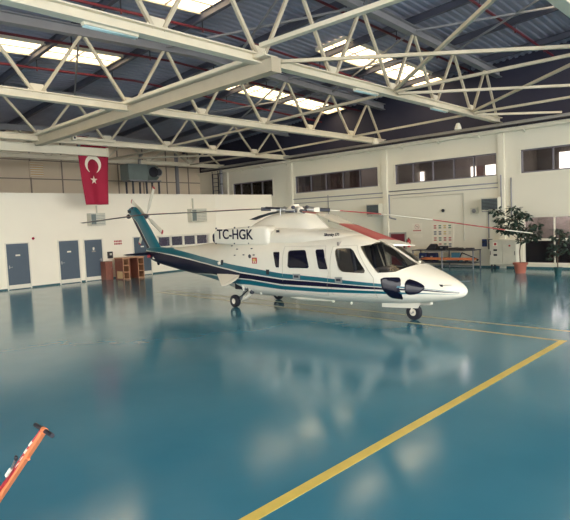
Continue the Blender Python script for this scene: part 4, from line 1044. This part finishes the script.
b = MB(); b.loft([q(-.22, .22, -.22, .22, 0), q(-.26, .26, -.28, .28, .5)], 'dmetal', smooth=False); b.build('body', root)
b = MB(); b.loft([q(-.28, .28, -.3, .3, .5), q(-.28, .28, -.3, .3, .56), q(-.2, .2, -.2, .2, .62)], 'tan', smooth=False); b.build('lid', root)

# desk unit and cupboard by the left wall
root = empty('wooden_desk', (15.02, 25.03, 0), 0, 'brown wooden desk with open cubby pedestals standing by the white wall', 'desk')
b = MB(); b.b2((-.62, -.42, 1.05), (.62, .42, 1.1), 'brown_l'); b.build('desk_top', root, .005)
for x in (-.59, .25):
    p = MB(); x1 = x+.34
    p.b2((x, -.39, 0), (x+.02, .38, 1.05), 'brown'); p.b2((x1-.02, -.39, 0), (x1, .38, 1.05), 'brown_l'); p.b2((x+.02, .34, 0), (x1-.02, .36, 1.05), 'brown')
    for z in (.03, .37, .71, 1.03): p.b2((x+.02, -.4, z-.02), (x1-.02, .34, z+.02), 'brown_l')
    p.b2((x-.005, -.4, 0), (x+.03, -.385, 1.05), 'brown_l'); p.b2((x1-.03, -.4, 0), (x1+.005, -.385, 1.05), 'brown_l')
    p.build('pedestal', root)
b = MB(); b.b2((-.25, .3, .1), (.25, .32, 1.05), 'brown'); b.build('modesty_panel', root)
b = MB(); b.b2((-.6, -.3, .06), (-.591, .2, .42), 'tan'); b.build('pale_side_panel', root)
root = empty('low_cupboard', (14.2, 25.82, 0), 0, 'narrow dark brown cupboard between third door and wooden desk', 'cupboard')
b = MB(); b.b2((-.2, -.24, 0), (.2, .24, .92), 'brown'); b.build('body', root, .005)
b = MB(); b.b2((-.18, -.26, .04), (.18, -.24, .88), 'brown'); d = b.build('door', root, .003)
b = MB(); b.cyl((.13, -.26, .6), (.13, -.28, .6), .015, 'metal', 8); b.build('knob', d)

# potted plants
def leaf(mb, p, d, L, w):
    d = Vector(d).normalized(); u = Vector((0, 0, 1)); s = d.cross(u)
    if s.length < .1: s = Vector((1, 0, 0))
    s.normalize(); n = s.cross(d); p = Vector(p)
    mb.add([p, p+d*L*.35+s*w*.5, p+d*L*.75+s*w*.4-n*.02, p+d*L-n*.05*L, p+d*L*.75-s*w*.4-n*.02, p+d*L*.35-s*w*.5, p+d*L*.5+n*.02], [(0, 1, 6), (1, 2, 6), (2, 3, 6), (3, 4, 6), (4, 5, 6), (5, 0, 6)], 'leaf')
def plant(name, loc, r, h, potm, trunk, clumps, nl, L, label, twigs=True):
    root = empty(name, loc, 0, label, 'plant')
    b = MB(); b.lathe((0, 0, 0), [(0, 0), (r*.72, 0), (r*.92, h*.82), (r*1.08, h*.82), (r*1.1, h), (r*.98, h), (r*.94, h*.88), (0, h*.88)], potm, 24); b.build('pot', root)
    b = MB(); b.cyl((0, 0, h*.8), (0, 0, h*.9), r*.92, 'soil', 20); b.build('soil', root)
    b = MB(); b.tube(trunk, .022, 'bark', 8)
    for c in clumps:
        base = min(trunk[1:], key=lambda t: (t[2] > c[2])*10+(Vector(t)-Vector(c[:3])).length)
        b.tube([base, c[:3]], .011, 'bark', 6)
    b.build('stem', root)
    f = MB()
    for c in clumps:
        for k in range(int(nl*c[3]/.3)):
            while True:
                v = Vector((random.uniform(-1, 1), random.uniform(-1, 1), random.uniform(-1, 1)))
                if v.length < 1: break
            p = Vector(c[:3])+Vector((v.x*c[3], v.y*c[3], v.z*c[3]*.6))
            leaf(f, p, (v.x+random.uniform(-.5, .5), v.y+random.uniform(-.5, .5), random.uniform(-.7, .3)), L*random.uniform(.7, 1.2), L*.5)
    f.build('foliage', root, weld=False)
T = [(0, 0, .36), (0, .02, .9), (.02, -.03, 1.3), (0, .05, 1.75), (0, .1, 2.2)]
CL = [(0, .95, 2.55, .24), (.1, .78, 2.22, .18), (.1, .28, 2.62, .22), (0, -.05, 2.42, .2), (.1, -.3, 2.3, .14), (0, .75, 1.9, .22), (.1, .5, 1.72, .24), (-.1, .15, 1.85, .24), (0, -.1, 1.65, .26), (.1, -.45, 1.75, .26), (-.1, -.7, 1.95, .2), (0, -.15, 1.35, .18), (.1, -.5, 1.42, .18), (0, .35, 2.2, .16), (0, .15, 2.1, .18), (0, -.65, 1.5, .14)]
plant('potted_tree', (23.2, 8.66, 0), .27, .43, 'terra', T, CL, 52, .23, 'tall dark-leaved tree in a terracotta pot by the right wall')
T = [(0, 0, .25), (0, .02, .7), (0, 0, 1.1), (0, -.1, 1.5)]
CL = [(0, .05, 1.5, .26), (0, -.2, 1.3, .26), (0, .12, 1.15, .22), (0, .1, .85, .16), (0, -.35, 1.55, .22), (.1, -.3, .95, .16), (0, 0, 1.75, .14), (0, .2, .65, .12)]
plant('potted_plant', (22.91, 7.12, 0), .16, .3, 'greenpot', T, CL, 40, .2, 'smaller dark-leaved plant in a green pot at the right edge')
plant('potted_tree', (23.1, 5.9, 0), .2, .3, 'terra', T, CL, 20, .15, 'potted plant in a terracotta pot, only its edge showing at far right')
plant('office_plant', (28.2, 7.9, 4.3), .12, .2, 'black', [(0, 0, .15), (0, 0, .35)], [(0, 0, .4, .2), (0, .15, .3, .15), (0, -.15, .3, .15)], 20, .12, 'small dark plant silhouetted in the bright upper office window')
tag(settle(MB().b2((28.0, 6.9, 4.2), (28.5, 9.0, 4.3), 'office').b2((28.1, 7.0, 3.0), (28.15, 7.1, 4.2), 'office').b2((28.1, 8.8, 3.0), (28.15, 8.9, 4.2), 'office').b2((28.4, 7.0, 3.0), (28.45, 7.1, 4.2), 'office').b2((28.4, 8.8, 3.0), (28.45, 8.9, 4.2), 'office').build('side_table'), (28.25, 7.95, 3.0)), 'dim high table in the upper office under the small plant', 'table')

# orange tow handle in the foreground
top = Vector((1.49, 3.66, 1.2)); d = None
root = empty('tow_handle', (1.5, 4.9, 0), 0, 'orange tow bar with a black T grip rising at lower left corner', 'tow bar')
o0 = Vector(root.location); base = Vector((1.35, 4.80, .12))
A = base-o0; B = top-o0; ax = (B-A).normalized()
b = MB(); b.bar(A, B-ax*.02, .042, .03, 'orange', (0, 0, 1)); b.build('shaft', root, .006)
up = ax.cross(Vector((.62, .78, 0))).normalized(); side = Vector((-.06, -1, 0)).normalized()
b = MB(); b.cyl(B-side*.16, B+side*.14, .015, 'black', 12); b.build('grip', root)
b = MB(); b.cyl(B-side*.022, B+side*.022, .02, 'orange', 12); b.build('grip_clamp', root)
lf = Vector((-.72, .69, 0)); off = lf*.045
b = MB(); b.tube([A+off*1.6, A+(B-A)*.5+off*.9, A+(B-A)*.72+off*.35], .012, 'red', 8); b.build('release_rod', root)
b = MB()
for k in range(4): b.bar(A+(B-A)*(.7+.06*k)+off*.75, A+(B-A)*(.735+.06*k)+off*.7, .012, .012, 'whitem')
b.tube([A+(B-A)*.55+off*1.0, B+off*.6], .006, 'red', 6); b.build('brake_cable', root)
b = MB(); p = A+(B-A)*.62+off*1.25; b.bar(p, p+ax*.1, .02, .02, 'whitem'); b.cyl(p+ax*.1, p+ax*.24+lf*.015, .007, 'metal', 6); b.ball(p+ax*.25+lf*.015, (.013, .013, .02), 'black', 8, 6); b.build('lever', root)
b = MB(); b.bar(A+(B-A)*.78-side*.04, A+(B-A)*.78+side*.05, .015, .015, 'orange'); b.build('cross_clip', root)
for s in (-1, 1):
    b = MB(); c = A+Vector((0, 0, -.02))+side*.16*s; b.cyl(c-side*.03, c+side*.03, .1, 'tyre', 18); b.cyl(c-side*.034, c+side*.034, .05, 'whitem', 12); b.build('wheel', root)
b = MB(); c = A+Vector((0, 0, -.02)); b.cyl(c-side*.16, c+side*.16, .015, 'metal', 8); b.box(c, (.08, .08, .06), 'orange'); b.build('axle', root)

# ============================================================ LIGHT AND CAMERA
w = bpy.data.worlds.new('daylight'); S.world = w; w.use_nodes = True
nt = w.node_tree; bg = nt.nodes['Background']; bg.inputs['Color'].default_value = (1.0, .985, .95, 1)
tc = nt.nodes.new('ShaderNodeTexCoord'); sx = nt.nodes.new('ShaderNodeSeparateXYZ'); mr = nt.nodes.new('ShaderNodeMapRange')
nt.links.new(tc.outputs['Generated'], sx.inputs[0]); nt.links.new(sx.outputs['Y'], mr.inputs['Value'])   # brighter sky towards -Y
mr.inputs['From Min'].default_value = -1; mr.inputs['From Max'].default_value = .2; mr.inputs['To Min'].default_value = 2.3; mr.inputs['To Max'].default_value = 2.2
nt.links.new(mr.outputs['Result'], bg.inputs['Strength'])
for i, (x, y, z, p) in enumerate(((27.6, 5.5, 2.4, 45), (27.6, 8.5, 2.4, 45), (27, 13, 5.8, 30), (27, 20, 5.8, 30), (27, 6, 5.8, 30), (27, 27, 5.8, 30))):  # unseen fill lights added to brighten the rooms behind the panes
    l = bpy.data.lights.new('office_fill_light', 'POINT'); l.energy = p; l.color = (1, .9, .78); l.shadow_soft_size = .3; l.specular_factor = 0
    o = bpy.data.objects.new('office_fill', l); COL.objects.link(o); o.location = (x, y, z)
l = bpy.data.lights.new('hazy_low_sun', 'SUN'); l.energy = .75; l.angle = R(50); l.color = (1, .97, .9)   # low hazy sun through the open front
o = bpy.data.objects.new('hazy_low_sun', l); COL.objects.link(o); o.location = (0, -30, 8); o.rotation_euler = Vector((.2, 1, -.16)).to_track_quat('-Z', 'Y').to_euler()
cam = bpy.data.cameras.new('camera'); co = bpy.data.objects.new('camera', cam); COL.objects.link(co)
cam.sensor_width = 36; cam.sensor_fit = 'HORIZONTAL'; cam.lens = 557.468/570*36; cam.clip_end = 300; cam.clip_start = .05
yw, pt, rl = R(43.40423879), R(3.86832336), R(2.48301509)
cy, sy, cp, sp = math.cos(yw), math.sin(yw), math.cos(pt), math.sin(pt)
fwd = Vector((cy*cp, sy*cp, -sp)); rt = Vector((sy, -cy, 0)); dn = fwd.cross(rt)
r2 = rt*math.cos(rl)+dn*math.sin(rl); d2 = -rt*math.sin(rl)+dn*math.cos(rl)
mw = Matrix(((r2.x, -d2.x, -fwd.x, 0), (r2.y, -d2.y, -fwd.y, 0), (r2.z, -d2.z, -fwd.z, 2.5), (0, 0, 0, 1)))
co.matrix_world = mw
S.camera = co
vs = S.view_settings
S.display_settings.display_device = 'sRGB'
vs.view_transform = 'Standard'; vs.look = 'None'; vs.exposure = 1.5; vs.gamma = 1; vs.use_curve_mapping = False
S.cycles.max_bounces = 8; S.cycles.diffuse_bounces = 5; S.cycles.transparent_max_bounces = 12
S.cycles.sample_clamp_indirect = 6
